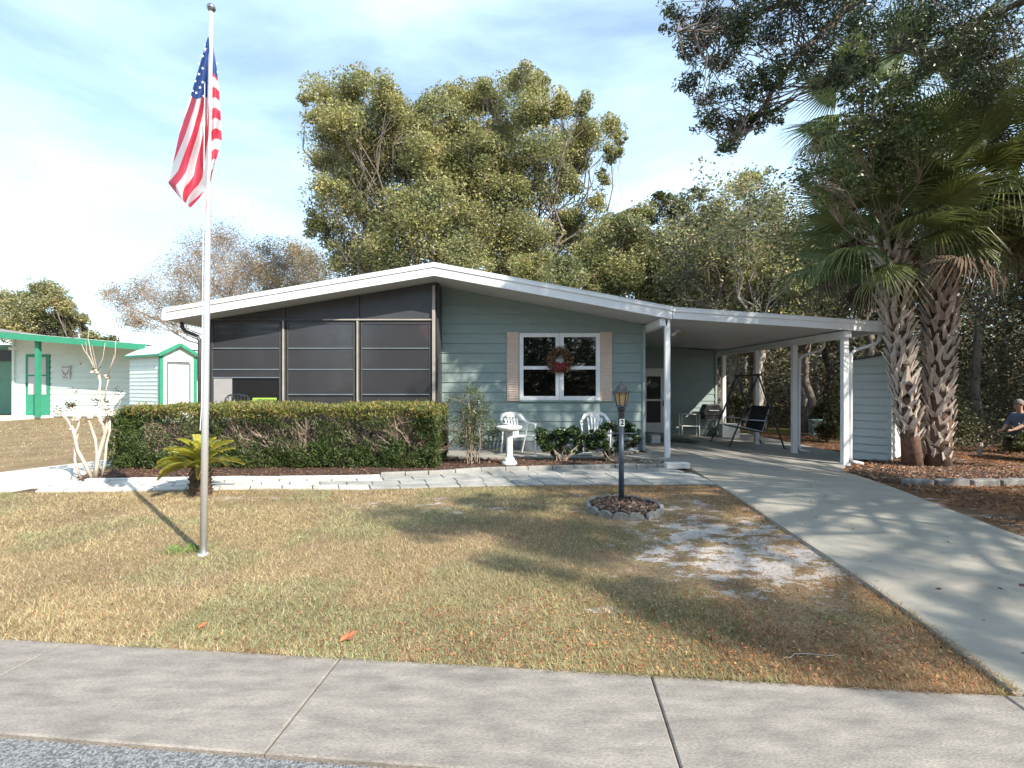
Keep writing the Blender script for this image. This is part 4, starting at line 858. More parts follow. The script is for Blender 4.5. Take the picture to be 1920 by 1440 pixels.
# thin leaved winter trees at the left
tree('bare_tree', 'wide tan winter tree with few leaves behind the sheds', 'tree', (-19.5, 32, 0), (-19.2, 32, 3.5),
     pc([(380,470,45),(425,450,45),(460,480,40),(340,510,45),(390,530,60),(440,540,55),(330,560,50),(270,540,45),(230,560,35),(300,600,50),(370,590,50),(250,600,35),(210,545,25),(470,520,40)], 31.5, 2),
     34000, .11, TAN, m_twig, r0=.32, sp=.34, k=16, twigs=9, rl=.22)
tree('bare_tree', 'tan winter tree rising behind the left slope of the white roof', 'tree', (-14.5, 34, 0), (-14.4, 34, 3),
     pc([(520,480,42),(560,475,40),(590,500,40),(540,520,50),(600,540,45),(500,540,40),(560,560,50),(490,510,30)], 33.5, 2),
     30000, .12, TAN+((.17,.18,.05),), m_twig, r0=.28, sp=.33, k=16, twigs=8, rl=.22)
tree('yard_tree', 'green tree behind the neighbour\'s roof at the left edge', 'tree', (-29, 33, 0), (-29, 33, 2),
     pc([(20,570,40),(75,550,35),(110,570,30),(60,600,45),(120,610,35),(0,610,50),(150,600,25),(170,630,25),(205,640,25),(90,635,35)], 32.5, 1.8), 40000, .16, OLV, m_bark, r0=.3, sp=.28, k=15)

# woods on the right
wt = [(-2,31),(3,27),(6.5,21),(9.2,20),(11,22.5),(13.1,19.5),(14.6,23),(16.0,18.5),(17.6,21.5),(19.5,17.5),(21,20.5),(23.6,18),(25.5,21.5),(9.8,27),(12.9,28),(16.3,27),(20.3,26),(24.5,26.5),(7.3,18.5),(15,15.6),(18.2,14),(21.5,15.5),(12.0,17.2),(28.5,19),(27,15),(17.8,16.4),(7.4,17.3),(8.3,16.6),(9.3,17.6),(10.2,16.9),(11.1,18.2),(12.1,15.9),(13.4,16.8),(8.8,19.2),(10.6,20.4),(19.3,15.2),(16.9,14.4)]
def wlab(x, y): return ('thin pale trunked tree with olive foliage among the many trees of the woods' if i % 3 == 0 else 'thin dark trunked tree with dark foliage among the many trees of the woods')
for i, (x, y) in enumerate(wt):
    h = random.uniform(6.5, 10.5); cl = [(x+random.gauss(0, .9), y+random.gauss(0, .9), h*random.uniform(.45, 1.0), random.uniform(.9, 1.6)) for _ in range(7)]
    z = float(gz(x, y))
    tree('woodland_tree', wlab(x, y), 'tree', (x, y, z), (x+random.gauss(0, .3), y, h*.45), cl, 3600, .14, DRK if i % 3 else OLV, m_barkpale if i % 3 == 0 else m_bark,
         r0=random.uniform(.09, .17), group='pale trunked trees of the woods' if i % 3 == 0 else 'dark trunked trees of the woods', sp=.3, k=8, twigs=3)
# understory and distant tree line as masses
def mass(name, n, xr, yr, hfun, size, cols, clus=60, cs=.9, w=None, m=None):
    cx = rng.uniform(*xr, clus); cy = rng.uniform(*yr, clus); i = rng.integers(0, clus, n)
    x = cx[i]+rng.normal(0, cs, n); y = cy[i]+rng.normal(0, cs, n); hm = hfun(cx, rng.uniform(0, 1, clus))[i]
    z = np.abs(rng.normal(0, .5, n))*hm+.02; z = np.where(z > hm*1.3, rng.uniform(0, 1, n)*hm, z)+gz(x, y)
    return tag(link(name, leaves(np.column_stack([x, y, z]), size, size*.5, cols, w=w), m or m_leaf), kind='stuff')
UC = ((.085,.095,.037),(.125,.13,.05),(.19,.14,.08),(.25,.18,.11),(.06,.065,.028),(.32,.25,.16))
mass('undergrowth', 60000, (5, 32), (18.5, 30), lambda x, r: 1.0+3.5*r, .16, UC, 150, 1.0)
mass('undergrowth', 80000, (3, 48), (29, 40), lambda x, r: 4+7*r, .26, UC, 150, 1.6)
mass('undergrowth', 30000, (10.5, 24), (12.8, 16), lambda x, r: .4+1.0*r**2*2, .09, UC, 60, .6)
mass('undergrowth', 60000, (13.5, 27), (15.5, 21), lambda x, r: 3+9*r, .12, DRK+((.10,.075,.045),(.13,.10,.06)), 110, 1.0)
tree('oak_tree', 'unseen tall oak added beyond the right edge to keep the woods in shade', 'tree', (24, 8, 0), (23.5, 8, 5), [(random.uniform(16.5, 26), random.uniform(3, 11.5), random.uniform(7.5, 12), random.uniform(1.4, 2.1)) for _ in range(17)], 18000, .26, GRN, m_bark, r0=.4, sp=.32, k=10)  # out of view, added only to cast shade on the woods
tree('slender_tree', 'dark leafy tree filling the gap above the carport roof', 'tree', (11.0, 28, 0), (10.6, 28, 5), pc([(1200,470,50),(1250,450,45),(1300,470,55),(1350,480,55),(1400,500,60),(1450,480,50),(1280,530,60),(1350,550,60),(1430,560,60),(1500,520,60),(1480,430,45),(1220,540,50),(1330,420,35),(1560,500,60)], 28, 2), 46000, .17, DRK+OLV[:3], m_bark, r0=.3, sp=.32, k=14)
mass('distant_tree_line', 26000, (-70, -12), (48, 62), lambda x, r: 1.5+2.2*r, .5, OLV+TAN, 110, 2.2)
mass('distant_tree_line', 42000, (7, 62), (41, 47), lambda x, r: 9+6*r, .42, UC+DRK, 170, 1.8)
mass('distant_tree_line', 26000, (-14, 70), (44, 58), lambda x, r: 5+5*r, .55, UC+DRK, 150, 2.4)

mass('unseen_tree_line', 48000, (-50, 50), (-32, -25), lambda x, r: 10+6*r, .8, UC+DRK, 130, 2.0)  # unseen trees behind the camera, added for dark reflections in the window panes
# near oak whose limbs hang in from the right
ob = (10.6, 2.6, 0); t = thing('live_oak', 'live oak whose leafy limbs hang into the upper right of the photo', 'tree', ob); B = Vector(ob)
mb = MB(); fk = Vector((10.2, 2.9, 4.2)); mb.tube([p-B for p in jag(B-Vector((0,0,.3)), fk, 4, .02)], [.50,.40,.36,.34,.36], 14)
LP = []; mb2 = MB()
def limb(pts, r, n=8):
    P = [fk]+[Vector(p) for p in pts]; full = []
    for i in range(len(P)-1): full += jag(P[i], P[i+1], 3, .04)[:-1]
    full.append(P[-1]); k = len(full); mb.tube([p-B for p in full], [r*(1-i/(k-1))**.8+.006 for i in range(k)], n, cap=False); return full
lims = [limb([at(1950,-250,6.5), at(1720,-60,7.6), at(1580,20,7.8), at(1475,130,7.7), at(1415,225,7.5), at(1370,270,7.4)], .085),
        limb([at(1900,-420,6.6), at(1640,-120,7.2), at(1480,0,7.3), at(1360,50,7.2), at(1270,60,7.1)], .08),
        limb([at(2100,-100,6.5), at(1880,20,8.2), at(1760,60,8.6), at(1640,120,8.8)], .08)]
vis = [(1262,30,30),(1290,95,34),(1320,40,45),(1350,105,50),(1300,160,30),(1345,180,36),(1330,225,34),(1375,235,40),(1360,275,26),(1400,150,45),(1405,50,55),(1440,225,30),(1455,40,60),(1470,130,40),(1530,30,62),(1520,110,42),(1560,150,34),(1610,40,70),(1600,125,35),(1700,50,75),(1790,60,85),(1880,80,80),(1850,150,60),(1900,190,50),(1750,120,60),(1450,-40,70),(1560,-60,80),(1680,-60,90),(1800,-60,90),(1350,-40,50),(1890,280,50)]
C = []
for (x, y, r) in vis:
    D = 7.4+random.uniform(-.5, .7)+(.9 if x > 1600 else 0); c = at(x, y, D); rr = r/F*D
    P, cc = spray(c, (rr, rr, rr*.8), int(760*(r/45)**2)+120, k=14, sp=.26); C.append(P)
    near_ = sorted((q for L_ in lims for q in L_), key=lambda q: (q-c).length)[:7]
    for q in cc:
        tw = jag(random.choice(near_), Vector(q), 5, .07); mb.tube([p-B for p in tw], [.012,.010,.008,.006,.004,.002], 4, cap=False)
# crown clumps above and behind the street side; they shade the lawn, driveway and right roof
S2 = Vector((SAZ[0], SAZ[1], 0))/math.tan(R(SUNEL))
def shade(gx, gy, h, r, n): c = Vector((gx, gy, 0))+S2*h+Vector((0,0,h)); CL.append((c, r, n))
CL = []
for (gx, gy, r) in ((-.9,5.35,.45),(-.35,4.95,.55),(.25,4.9,.5),(.3,4.2,.4),(.9,4.7,.4),(.9,3.55,.35),(1.45,3.15,.42),(2.0,2.95,.45),(2.5,2.75,.4),(1.0,5.6,.5),(1.9,5.3,.35),(1.7,6.2,.55),(2.5,6.3,.5),(.2,6.0,.4),(-.5,6.2,.35),(1.9,7.3,.5),(.9,7.0,.45),(2.3,4.5,.3),(.2,7.5,.45),
                    (3.0,7.6,.6),(3.6,6.8,.6),(4.4,7.3,.7),(3.5,5.7,.5),(4.4,6.0,.6),(4.9,5.2,.5),(3.5,4.8,.5),(4.2,4.5,.5),(3.2,3.9,.45),(3.9,3.6,.5),(4.5,3.2,.5),(3.0,3.1,.35),(3.7,2.7,.3),(5.2,6.8,.7),(5.9,6.2,.7),(6.2,7.4,.7),(6.9,6.6,.8),(5.9,4.9,.7),(7.0,5.4,.8),(5.3,3.9,.5),(6.2,3.4,.6),
                    (2.0,8.6,.6),(3.4,8.7,.7),(4.9,8.6,.7),(6.3,8.8,.7),(1.0,8.5,.5),(3.0,9.6,.6),(4.2,9.6,.7),(5.6,9.8,.6)):
    r = r*(1.3 if gx < 2.9 and gy < 5.8 else 1.12)
    shade(gx, gy, random.uniform(5.4, 8.0), r, int((1700 if gx < 2.9 else 1000)*r*r/.25)) if (gx < 2.9 or random.random() < .93) else None
for (gx, gy) in ((1.2,12.2),(2.6,12.6),(0.2,12.9),(3.8,12.8),(5.2,12.4),(6.6,12.6),(8,12)):      # roof edge dapples
    shade(gx, gy, random.uniform(7.5, 9), .45, 420)
for gy in (11.95, 12.6, 13.2, 13.8):
    for gx in np.arange(-3.3, 2.4, .62): shade(gx+random.uniform(-.15, .15), gy+random.uniform(-.15, .15), random.uniform(7.2, 8.8), .42, 620)
for (c, r, n) in CL:
    if c.y > 0.5 and abs(c.x)-r < 1.1*c.y and c.z-1.5-r < .86*c.y: continue
    P, cc = spray(c, (r*1.1, r*1.1, r*.7), n, k=10, sp=.26); C.append(P)
    pts = jag(fk, c, 4, .05); mb.tube([p-B for p in pts], [.07,.055,.04,.028,.015], 5, cap=False)
    for q in cc: mb.tube([p-B for p in jag(pts[-2], Vector(q), 2, .08)], [.012,.008,.004], 3, cap=False)
mb.build('trunk', m_bark, t, smooth=True)
P = np.concatenate(C); link('crown', leaves(P-np.array(ob), .075, .024, ((.028,.045,.022),(.045,.07,.03),(.07,.095,.035),(.10,.12,.04)), up=.2), m_leafgl, t)

# ---------------------------------------------------------------- palms
def frond_mesh(nl=50, pet=1.0, R_=.85, droop=.35, seed=0):
    """costapalmate fan: petiole along +X, blade beyond it"""
    rs = random.Random(seed); mb = MB()
    pp = [(0,0,0),(pet*.5,0,.03),(pet,0,0)]; mb.tube(pp, [.022,.014,.010], 5)
    for k in range(nl):
        f = k/(nl-1)*2-1; a = f*R(118); along = pet+.22*(1-abs(f))
        L = R_*(1-.35*abs(f)**2)*rs.uniform(.88, 1.06); d = Vector((math.cos(a), math.sin(a), .10*math.cos(3*f))); s = Vector((-math.sin(a), math.cos(a), 0))
        p0 = Vector((along-.02, 0, -.02*(1-abs(f)))); w = .020
        ts = (0, .35, .7, 1.0); row = []
        for t_ in ts:
            z = -droop*L*(t_**2.4)*rs.uniform(.7, 1.3)-.03*abs(f)*t_; p = p0+d*L*t_*(1-.10*t_)+Vector((0,0,z)); ww = w*(.35+1.6*t_ if t_ < .4 else max(.04, 1.25*(1-t_))) 
            row.append((p-s*ww, p+Vector((0,0,-ww*.5)), p+s*ww))
        base = len(mb.v)
        for r_ in row: mb.v += [tuple(q) for q in r_]
        for i in range(3):
            for j in range(2): mb.f.append((base+i*3+j, base+i*3+j+1, base+(i+1)*3+j+1, base+(i+1)*3+j)); mb.mi.append(0)
    return mb.mesh('frond')
FM = [frond_mesh(droop=d, seed=i, R_=r) for i, (d, r) in enumerate(((.15,.85),(.35,.9),(.7,.85),(1.1,.8)))]
def fronds_with(m): 
    o = []
    for f in FM: g = f.copy(); g.materials.append(m); o.append(g)
    return o
FG, FY, FX = fronds_with(m_frond), fronds_with(m_frondy), fronds_with(m_frondd)
def boot_mesh():
    mb = MB()      # split leaf base: broad foot, V of two prongs, curving outwards (+X out, Z up)
    for s in (-1, 1):
        st_ = [(0,0,.13),(.03,s*.045,.085),(.06,s*.085,.06),(.09,s*.12,.035)]; zz = (0,.10,.20,.30); k = len(mb.v)
        for (x, y, w), z in zip(st_, zz):
            mb.v += [(x-.012, y-w*.5, z), (x+.018, y-w*.5, z), (x+.018, y+w*.5, z), (x-.012, y+w*.5, z)]
        for i in range(3):
            for j in range(4): a = k+i*4; mb.f.append((a+j, a+(j+1) % 4, a+4+(j+1) % 4, a+4+j)); mb.mi.append(0)
        mb.f.append((k+12, k+13, k+14, k+15)); mb.mi.append(0)
    return mb.mesh('leaf_base')
BM = boot_mesh(); BM.materials.append(m_boot)
def palm(label, base, top, r, nf, boots=True, nb=0, crown=1.0, dead=6, seed=0, yel=0, elmin=-60, b0=0.0):
    rs = random.Random(seed); base, top = Vector(base), Vector(top); t = thing('palm_tree', label, 'palm tree', base, group='cabbage palms beside the driveway'); d = top-base; L = d.length
    mb = MB(); mb.tube([d*q+Vector((.03*math.sin(q*5), 0, 0)) for q in (-.02,.15,.35,.55,.75,.92,1.0)], [r*1.15, r, r*.92, r*.9, r*.95, r*1.0, r*.7], 14); mb.build('trunk', m_ptrunk, t, smooth=True)
    for i in range(nb):
        q = b0+(1-b0)*(i+.5)/nb; a = i*R(137.5)+rs.uniform(-.12, .12); p = d*(q*.97)+Vector((math.cos(a), math.sin(a), 0))*r*.86
        o = bpy.data.objects.new('leaf_base', BM); COL.objects.link(o); o.parent = t; o.location = p; s = rs.uniform(.8, 1.15)*(.8+.45*q); o.scale = (s*(.5+.6*q), s*rs.uniform(.85, 1.25), s*rs.uniform(.7, 1.2))
        o.rotation_euler = (rs.uniform(-.12, .12), rs.uniform(.0, .16)+.2*max(0, q-.75), a)
    for i in range(nf):
        q = i/(nf-1); el = R(80-(80-elmin)*q**.9)+rs.uniform(-.15, .15); a = i*R(137.5)+rs.uniform(-.2, .2)
        isd = i >= nf-dead; me = (FX if isd else (FY if rs.random() < yel else FG))[0 if el > R(40) else 1 if el > R(0) else 2 if el > R(-35) else 3]
        o = bpy.data.objects.new('frond', me); COL.objects.link(o); o.parent = t; o.location = d+Vector((0,0,.10-.25*q))
        s = crown*rs.uniform(.85, 1.12); o.scale = (s, s, s); o.rotation_mode = 'XYZ'; o.rotation_euler = Vector((0, -el, a)) if True else 0
        o.rotation_euler = (rs.uniform(-.3, .3), -el, a)
    return t
palm('shorter cabbage palm with lattice trunk and drooping fan fronds, beside the shed', (7.93,9.50,-.13), (7.42,9.5,4.35), .155, 46, nb=125, b0=.12, crown=1.14, seed=1, yel=.4, dead=4, elmin=-30)
palm('taller thick trunked cabbage palm, right one of the pair beside the driveway', (8.42,9.50,-.13), (8.58,9.55,5.3), .20, 46, nb=175, crown=1.12, seed=2, yel=.2, dead=4, elmin=-28)
palm('tall cabbage palm whose crown rises behind the pair of trunks', (8.95,11.3,-.16), (8.9,11.3,7.9), .17, 30, nb=0, crown=1.35, seed=3, dead=3, elmin=-40)
palm('cabbage palm at the right edge of the photo with dark hanging fronds', (10.4,8.6,-.16), (10.1,8.5,5.2), .2, 28, nb=0, crown=1.1, seed=4, dead=6, elmin=-65)
# holly like foliage growing through the palm crowns
vt = thing('laurel_oak_sapling', 'glossy leaved young tree growing up through the palm crowns', 'tree', (8.25, 10.6, -.15)); B = Vector((8.25, 10.6, -.15)); mb = MB(); C = []
mb.tube([p-B for p in jag(B, (7.9,9.9,3.9), 4, .02)], [.03,.028,.025,.02,.02], 6)
for (x, y, r) in ((1640,170,45),(1700,200,48),(1600,240,50),(1660,260,60),(1720,260,48),(1560,300,45),(1620,330,52),(1680,320,50),(1510,330,36),(1560,360,34),(1590,190,30),(1730,330,30),(1620,120,30),(1540,250,22)):
    D = 8.0+random.uniform(-.35, .45); c = at(x, y, D); rr = r/F*D; P, cc = spray(c, rr, int(620*(r/45)**2), k=12, sp=.3); C.append(P)
    pts = jag((7.9,9.9,3.9), c, 4, .05); mb.tube([p-B for p in pts], [.02,.016,.012,.01,.006], 5, cap=False)
    for q in cc: mb.tube([p-B for p in jag(pts[-2], Vector(q), 2, .08)], [.008,.006,.003], 3, cap=False)
mb.build('trunk', m_twig, vt); link('foliage', leaves(np.concatenate(C)-np.array(B), .075, .034, ((.07,.10,.028),(.12,.15,.04),(.19,.21,.06),(.045,.065,.02),(.30,.12,.05)), w=[3,3,2.4,1.6,.12]), m_leafgl, vt)

# ---------------------------------------------------------------- hedge
hg = thing('hedge', 'long clipped green hedge with bare twiggy patches in front of the porch', 'hedge', (-4.2, 9.1, 0))
n = 62000; x0, x1, y0, y1, zt_ = -7.15, -1.32, 8.42, 9.85, 1.13
u = rng.uniform(0, 1, n); face = rng.choice(5, n, p=[.46,.28,.08,.10,.08])   # front, top, left end, right end, inside
X = x0+(x1-x0)*u; Y = rng.uniform(y0, y1, n); Z = rng.uniform(.06, zt_, n)
Z = np.where(face == 1, zt_, Z); Y = np.where(face == 0, y0, Y); X = np.where(face == 2, x0, X); X = np.where(face == 3, x1, X)
inset = np.abs(rng.normal(0, .045, n)); lump = .06*np.sin(X*3.1)*np.sin(Z*5+X)+.05*np.sin(X*7.3+Z*3)
Y = np.where(face == 0, Y+inset+lump+.10*(Z < .3)*0, Y); Z = np.where(face == 1, Z-inset*.6+.035*np.sin(X*2.2)+.022*np.sin(X*5.7+Y*4)+.015*np.sin(X*11), Z)
X = np.where(face == 2, X+inset, X); X = np.where(face == 3, X-inset, X)
# rounded shoulders
ex = np.minimum(X-x0, 9)/.5; ex = np.clip(1-ex, 0, 1); Z = np.where(ex > 0, np.minimum(Z, zt_-.30*ex**2), Z); Y = Y+.25*ex**2*(face == 0)
ey = np.clip(1-(Y-y0)/.18, 0, 1); Z = np.minimum(Z, zt_-.06*ey**2+0*Z)
# thin patches in the middle of the front face where the twigs show
band = np.exp(-((Z-.70)/.20)**2)*(.78+.22*np.sin(X*2.3+1)+.15*np.sin(X*5.1)); low = np.exp(-((Z-.42)/.14)**2)*np.clip(np.sin(X*2.9+.5), 0, 1)*.8
hol = np.zeros(n)
for _ in range(34):
    hx, hz, hr = rng.uniform(x0+.2, x1-.1), rng.uniform(.30, .88), rng.uniform(.06, .17); hol = np.maximum(hol, (np.hypot((X-hx)/(hr*1.7), (Z-hz)/hr) < 1)*.93)
band = np.maximum(band, hol)
keep = ~((face == 0) & (rng.uniform(0, 1, n) < np.clip((band+low)*(.45+1.1*(np.sin(X*4.1+2)*np.sin(X*1.7+Z*6) > -.25)), 0, .95))); X, Y, Z, face = X[keep], Y[keep], Z[keep], face[keep]
m = len(X); Z = Z+np.where((face == 1) & (rng.uniform(0, 1, m) < .06), rng.uniform(0, .06, m), 0); P = np.column_stack([X, Y, Z])+rng.normal(0, .018, (m, 3)); dirs = np.zeros((m, 3)); dirs[:, 2] = .8; dirs[:, 1] = -.5*(face == 0); dirs += rng.normal(0, .55, (m, 3))
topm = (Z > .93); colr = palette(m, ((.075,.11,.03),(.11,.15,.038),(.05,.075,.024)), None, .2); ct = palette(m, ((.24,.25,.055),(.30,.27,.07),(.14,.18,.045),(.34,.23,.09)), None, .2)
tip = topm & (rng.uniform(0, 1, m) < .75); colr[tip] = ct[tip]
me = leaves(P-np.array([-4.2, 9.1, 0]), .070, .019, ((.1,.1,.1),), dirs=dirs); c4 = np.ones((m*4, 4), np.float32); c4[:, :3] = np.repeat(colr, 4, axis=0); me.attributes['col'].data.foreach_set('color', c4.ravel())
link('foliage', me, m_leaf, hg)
# inner foliage, the shade inside the hedge put into darker leaf colours
mb = MB()
for i in range(44):
    bx = random.uniform(x0+.35, x1-.2); by = random.uniform(8.85, 9.3); s_ = Vector((bx, by, 0))
    for k in range(7):
        e = Vector((bx+random.gauss(0, .42), y0+random.uniform(.06, .28), random.uniform(.35, 1.02))); pts = jag(s_, e, 4, .06); mb.tube([p-hg.location for p in pts], [.016,.013,.010,.007,.004], 5, cap=False)
        for q in range(4):
            e2 = e+Vector((random.gauss(0, .14), random.uniform(-.05, .1), random.uniform(-.1, .22))); mb.tube([pts[3]-hg.location, e2-hg.location], [.006,.002], 3, cap=False)
mb.build('branches', m_twig, hg)
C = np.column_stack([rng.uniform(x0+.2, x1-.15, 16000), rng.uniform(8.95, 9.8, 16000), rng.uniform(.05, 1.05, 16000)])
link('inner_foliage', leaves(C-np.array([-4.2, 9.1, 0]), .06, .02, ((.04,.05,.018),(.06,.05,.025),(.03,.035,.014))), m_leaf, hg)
for (px_, py_, rr, nn) in ((250,855,.30,3600),(300,870,.22,2200),(600,850,.26,2600),(665,860,.24,2600),(735,845,.27,3000),(790,845,.22,2000),(520,850,.20,1600),(790,790,.22,1800),(240,800,.26,2400),(560,870,.16,900),(700,872,.18,1200)):
    c = at(px_, py_, 8.5); P, _ = spray((c.x, c.y+.05, max(c.z, .12)), (rr, .16, rr), nn, k=10, sp=.3); P[:, 2] = np.abs(P[:, 2]); dd = np.zeros((nn, 3)); dd[:, 2] = .5; dd[:, 1] = -.6; dd += rng.normal(0, .6, (nn, 3))
    link('sprig', leaves(P-np.array([-4.2, 9.1, 0]), .06, .014, ((.08,.125,.033),(.12,.17,.045),(.05,.08,.026)), dirs=dd), m_leaf, hg)

# sago palm
sg_ = thing('sago_palm', 'small yellow green sago palm in front of the hedge beside the flagpole', 'plant', (-4.25, 6.55, 0))
mb = MB(); mb.lathe([(.13,-.02),(.14,.08),(.125,.2),(.14,.30),(.09,.38)], n=14); mb.build('trunk', m_sagot, sg_)
for i in range(70):
    a = i*R(137.5); z = .02+.32*i/70; mb = MB() if i == 0 else mb; mb.add([(.12*math.cos(a)-.03*math.sin(a), .12*math.sin(a)+.03*math.cos(a), z), (.12*math.cos(a)+.03*math.sin(a), .12*math.sin(a)-.03*math.cos(a), z), (.19*math.cos(a), .19*math.sin(a), z+.05)], [(0,1,2)])
mb.build('trunk_scales', m_sagot, sg_)
def sago_frond(seed):
    rs = random.Random(seed); mb = MB(); L = .62; pts = []; 
    for i in range(15): t_ = i/14; pts.append(Vector((L*t_*(1-.12*t_), 0, .26*t_-.34*t_*t_)))
    mb.tube(pts, [.006*(1-i/16)+.002 for i in range(15)], 4)
    for i in range(46):
        t_ = .12+.87*i/45; p = Vector((L*t_*(1-.12*t_), 0, .26*t_-.34*t_*t_)); ll = .15*math.sin(math.pi*min(1, .12+t_*.86))**.6*rs.uniform(.9, 1.1)
        for s in (-1, 1):
            d = Vector((.75, s*.75, .28)).normalized(); q = p+d*ll; m_ = p+d*ll*.5+Vector((0,0,.01)); w = Vector((.0065, -s*.003, 0)); mb.add([p-w, p+w, m_+w*1.1, q, m_-w*1.1], [(0,1,2,4),(4,2,3)])
    me = mb.mesh('frond'); me.materials.append(m_sago); return me
SF = [sago_frond(i) for i in range(3)]
for i in range(34):
    q = i/33; o = bpy.data.objects.new('frond', SF[i % 3]); COL.objects.link(o); o.parent = sg_; o.location = (0,0,.36); o.rotation_euler = (random.uniform(-.35,.35), -R(68-70*q)+random.uniform(-.08,.08), i*R(137.5)); s = random.uniform(.78, .98); o.scale = (s, s, s)

# crepe myrtle
cmB = Vector((-6.55, 7.62, .03)); cm = thing('crepe_myrtle', 'small leafless crepe myrtle with pale knobbly trunks at the end of the path', 'tree', cmB)
def q7(x, y): return at(80+x/4.5, 620+y/4.5, 7.62)
lines = [([(400,1230),(360,1130),(310,1000),(280,870),(240,820),(180,740),(140,690)], [.040,.036,.034,.032,.028,.026,.034]),
         ([(280,870),(285,800),(290,740),(245,640)], [.03,.028,.022,.010]),
         ([(440,1240),(445,1050),(430,920),(410,800),(400,730),(350,640),(320,590)], [.038,.030,.026,.024,.026,.008,.004]),
         ([(460,1240),(480,1080),(520,880),(540,740),(555,700),(520,600),(490,520),(480,440),(450,350)], [.048,.040,.036,.034,.040,.030,.024,.02,.030]),
         ([(500,1210),(545,1090),(545,950),(550,850),(550,760)], [.03,.024,.022,.022,.026]),
         ([(330,1210),(290,1090),(275,970),(280,870)], [.022,.02,.02,.02]), ([(520,880),(500,800),(485,745)], [.025,.022,.03]),
         ([(440,350),(410,240),(370,170),(335,110)], [.012,.006,.004,.003]), ([(450,350),(420,200),(400,60),(392,-10)], [.012,.008,.006,.003]), ([(455,340),(490,240),(515,100)], [.01,.006,.003]),
         ([(520,600),(545,480),(545,390)], [.016,.012,.018]), ([(548,385),(590,200),(620,60),(635,10)], [.009,.006,.004,.002]), ([(545,385),(610,220),(630,100)], [.006,.004,.003]), ([(450,345),(385,200),(350,90)], [.008,.004,.002]),
         ([(555,700),(620,650),(660,580)], [.008,.005,.003]), ([(400,730),(350,735)], [.006,.004]), ([(460,340),(430,120)], [.006,.003])]
mb = MB()
for pts, rad in lines:
    P = [q7(*p)+Vector((0, .04*math.sin(i*1.3+pts[-1][0]), 0))*(0 if i == 0 and pts[0][1] < 1100 else 1) for i, p in enumerate(pts)]
    if pts[0][1] > 1150: P[0].z = 0.0
    mb.tube([p-cmB for p in P], [q*.68+random.uniform(-.001,.002) for q in rad], 8)
mb.build('trunk', m_myrtle, cm, smooth=True)
mb = MB()
for (x, y) in ((140,690),(400,730),(555,700),(450,350),(545,390),(485,745),(240,830),(290,740)):
    c = q7(x, y)-cmB
    for _ in range(4): d = Vector((random.gauss(0,.025), random.gauss(0,.025), random.gauss(0,.02))); mb.lathe([(.012,-.022),(.026,-.01),(.028,.008),(.012,.024)], tuple(c+d), 7)
tag(mb.build('knuckles', m_myrtle, cm, smooth=True), kind='stuff')
C = np.concatenate([np.array(q7(x, y)-cmB)+rng.normal(0, s, (n_, 3)) for (x, y, n_, s) in ((235,625,120,.035),(440,600,20,.03),(485,600,20,.04),(530,600,18,.03),(635,500,14,.03),(635,550,16,.03),(275,515,12,.03),(130,665,16,.03),(150,660,14,.03),(450,330,30,.03),(545,385,20,.02),(550,740,40,.03),(540,660,20,.03),(325,275,6,.015),(385,740,12,.03))])
link('dry_leaves', leaves(C, .045, .02, ((.13,.12,.05),(.20,.14,.07),(.07,.06,.04))), m_leaf, cm)

# nandina clump
nb_ = Vector((-.73, 8.95, .03)); nd_ = thing('nandina', 'tall airy green shrub with thin stems against the teal wall', 'shrub', nb_); mb = MB(); C = []
for i in range(16):
    a = random.uniform(0, 6.28); h = random.uniform(.7, 1.5)*(1 if i > 3 else 1.02); s = Vector((random.gauss(0,.09), random.gauss(0,.08), 0)); e = Vector((s.x+random.gauss(0,.20), s.y+random.gauss(0,.15), h)); pts = jag(s, e, 5, .02)
    mb.tube(pts, [.009,.008,.007,.006,.005,.003], 5, cap=False)
    for k in range(9):
        f = random.uniform(.30, 1); p = s.lerp(e, f); q = p+Vector((random.gauss(0,.15), random.gauss(0,.13), random.uniform(-.03,.12))); mb.tube([p, q], [.003,.0015], 3, cap=False); C.append(np.array(q)+rng.normal(0, .05, (55, 3)))
for (x, y) in ((850,790),(842,782),(920,790),(915,760),(885,730)): C.append(np.array(at(x, y, 8.95)-nb_)+rng.normal(0, .05, (90, 3)))
mb.build('stems', m_twig, nd_); link('foliage', leaves(np.concatenate(C), .042, .013, ((.05,.085,.028),(.08,.12,.04),(.035,.06,.02),(.12,.14,.05)), up=.1), m_leafgl, nd_)
# round bushes
def bush(label, base, cl, nl, seed):
    t = thing('round_bush', label, 'bush', base, group='round bushes in the front bed'); B = Vector(base); mb = MB(); C = []
    for k, (x, y, r) in enumerate(cl):
        c = at(x, y, base[1]); rr = r/F*base[1]; P, cc = spray((c.x, c.y+random.uniform(-.12,.12), c.z), rr, int(nl*r*r/sum(q[2]**2 for q in cl)), k=11, sp=.26); C.append(P)
        pts = jag(B+Vector((random.gauss(0,.05), 0, 0)), c, 4, .05); mb.tube([p-B for p in pts], [.018,.015,.012,.009,.006], 5, cap=False)
        for q in cc: mb.tube([p-B for p in jag(pts[-2], Vector(q), 2, .06)], [.006,.004,.002], 3, cap=False)
    mb.build('stems', m_twig, t); P = np.concatenate(C); P = P[P[:, 2] > .1]; link('foliage', leaves(P-np.array(base), .050, .032, ((.03,.055,.016),(.05,.085,.022),(.09,.13,.03),(.02,.035,.012)), w=[3,3,1.2,2], up=.5), m_leafgl, t)
bush('round glossy green bush on the left, between the bird bath and the second chair', (.95, 9.25, .03), [(1020,815,17),(1045,812,18),(1072,812,18),(1090,825,15),(1025,835,16),(1055,835,20),(1085,840,14),(1040,850,10),(1012,825,12)], 7000, 1)
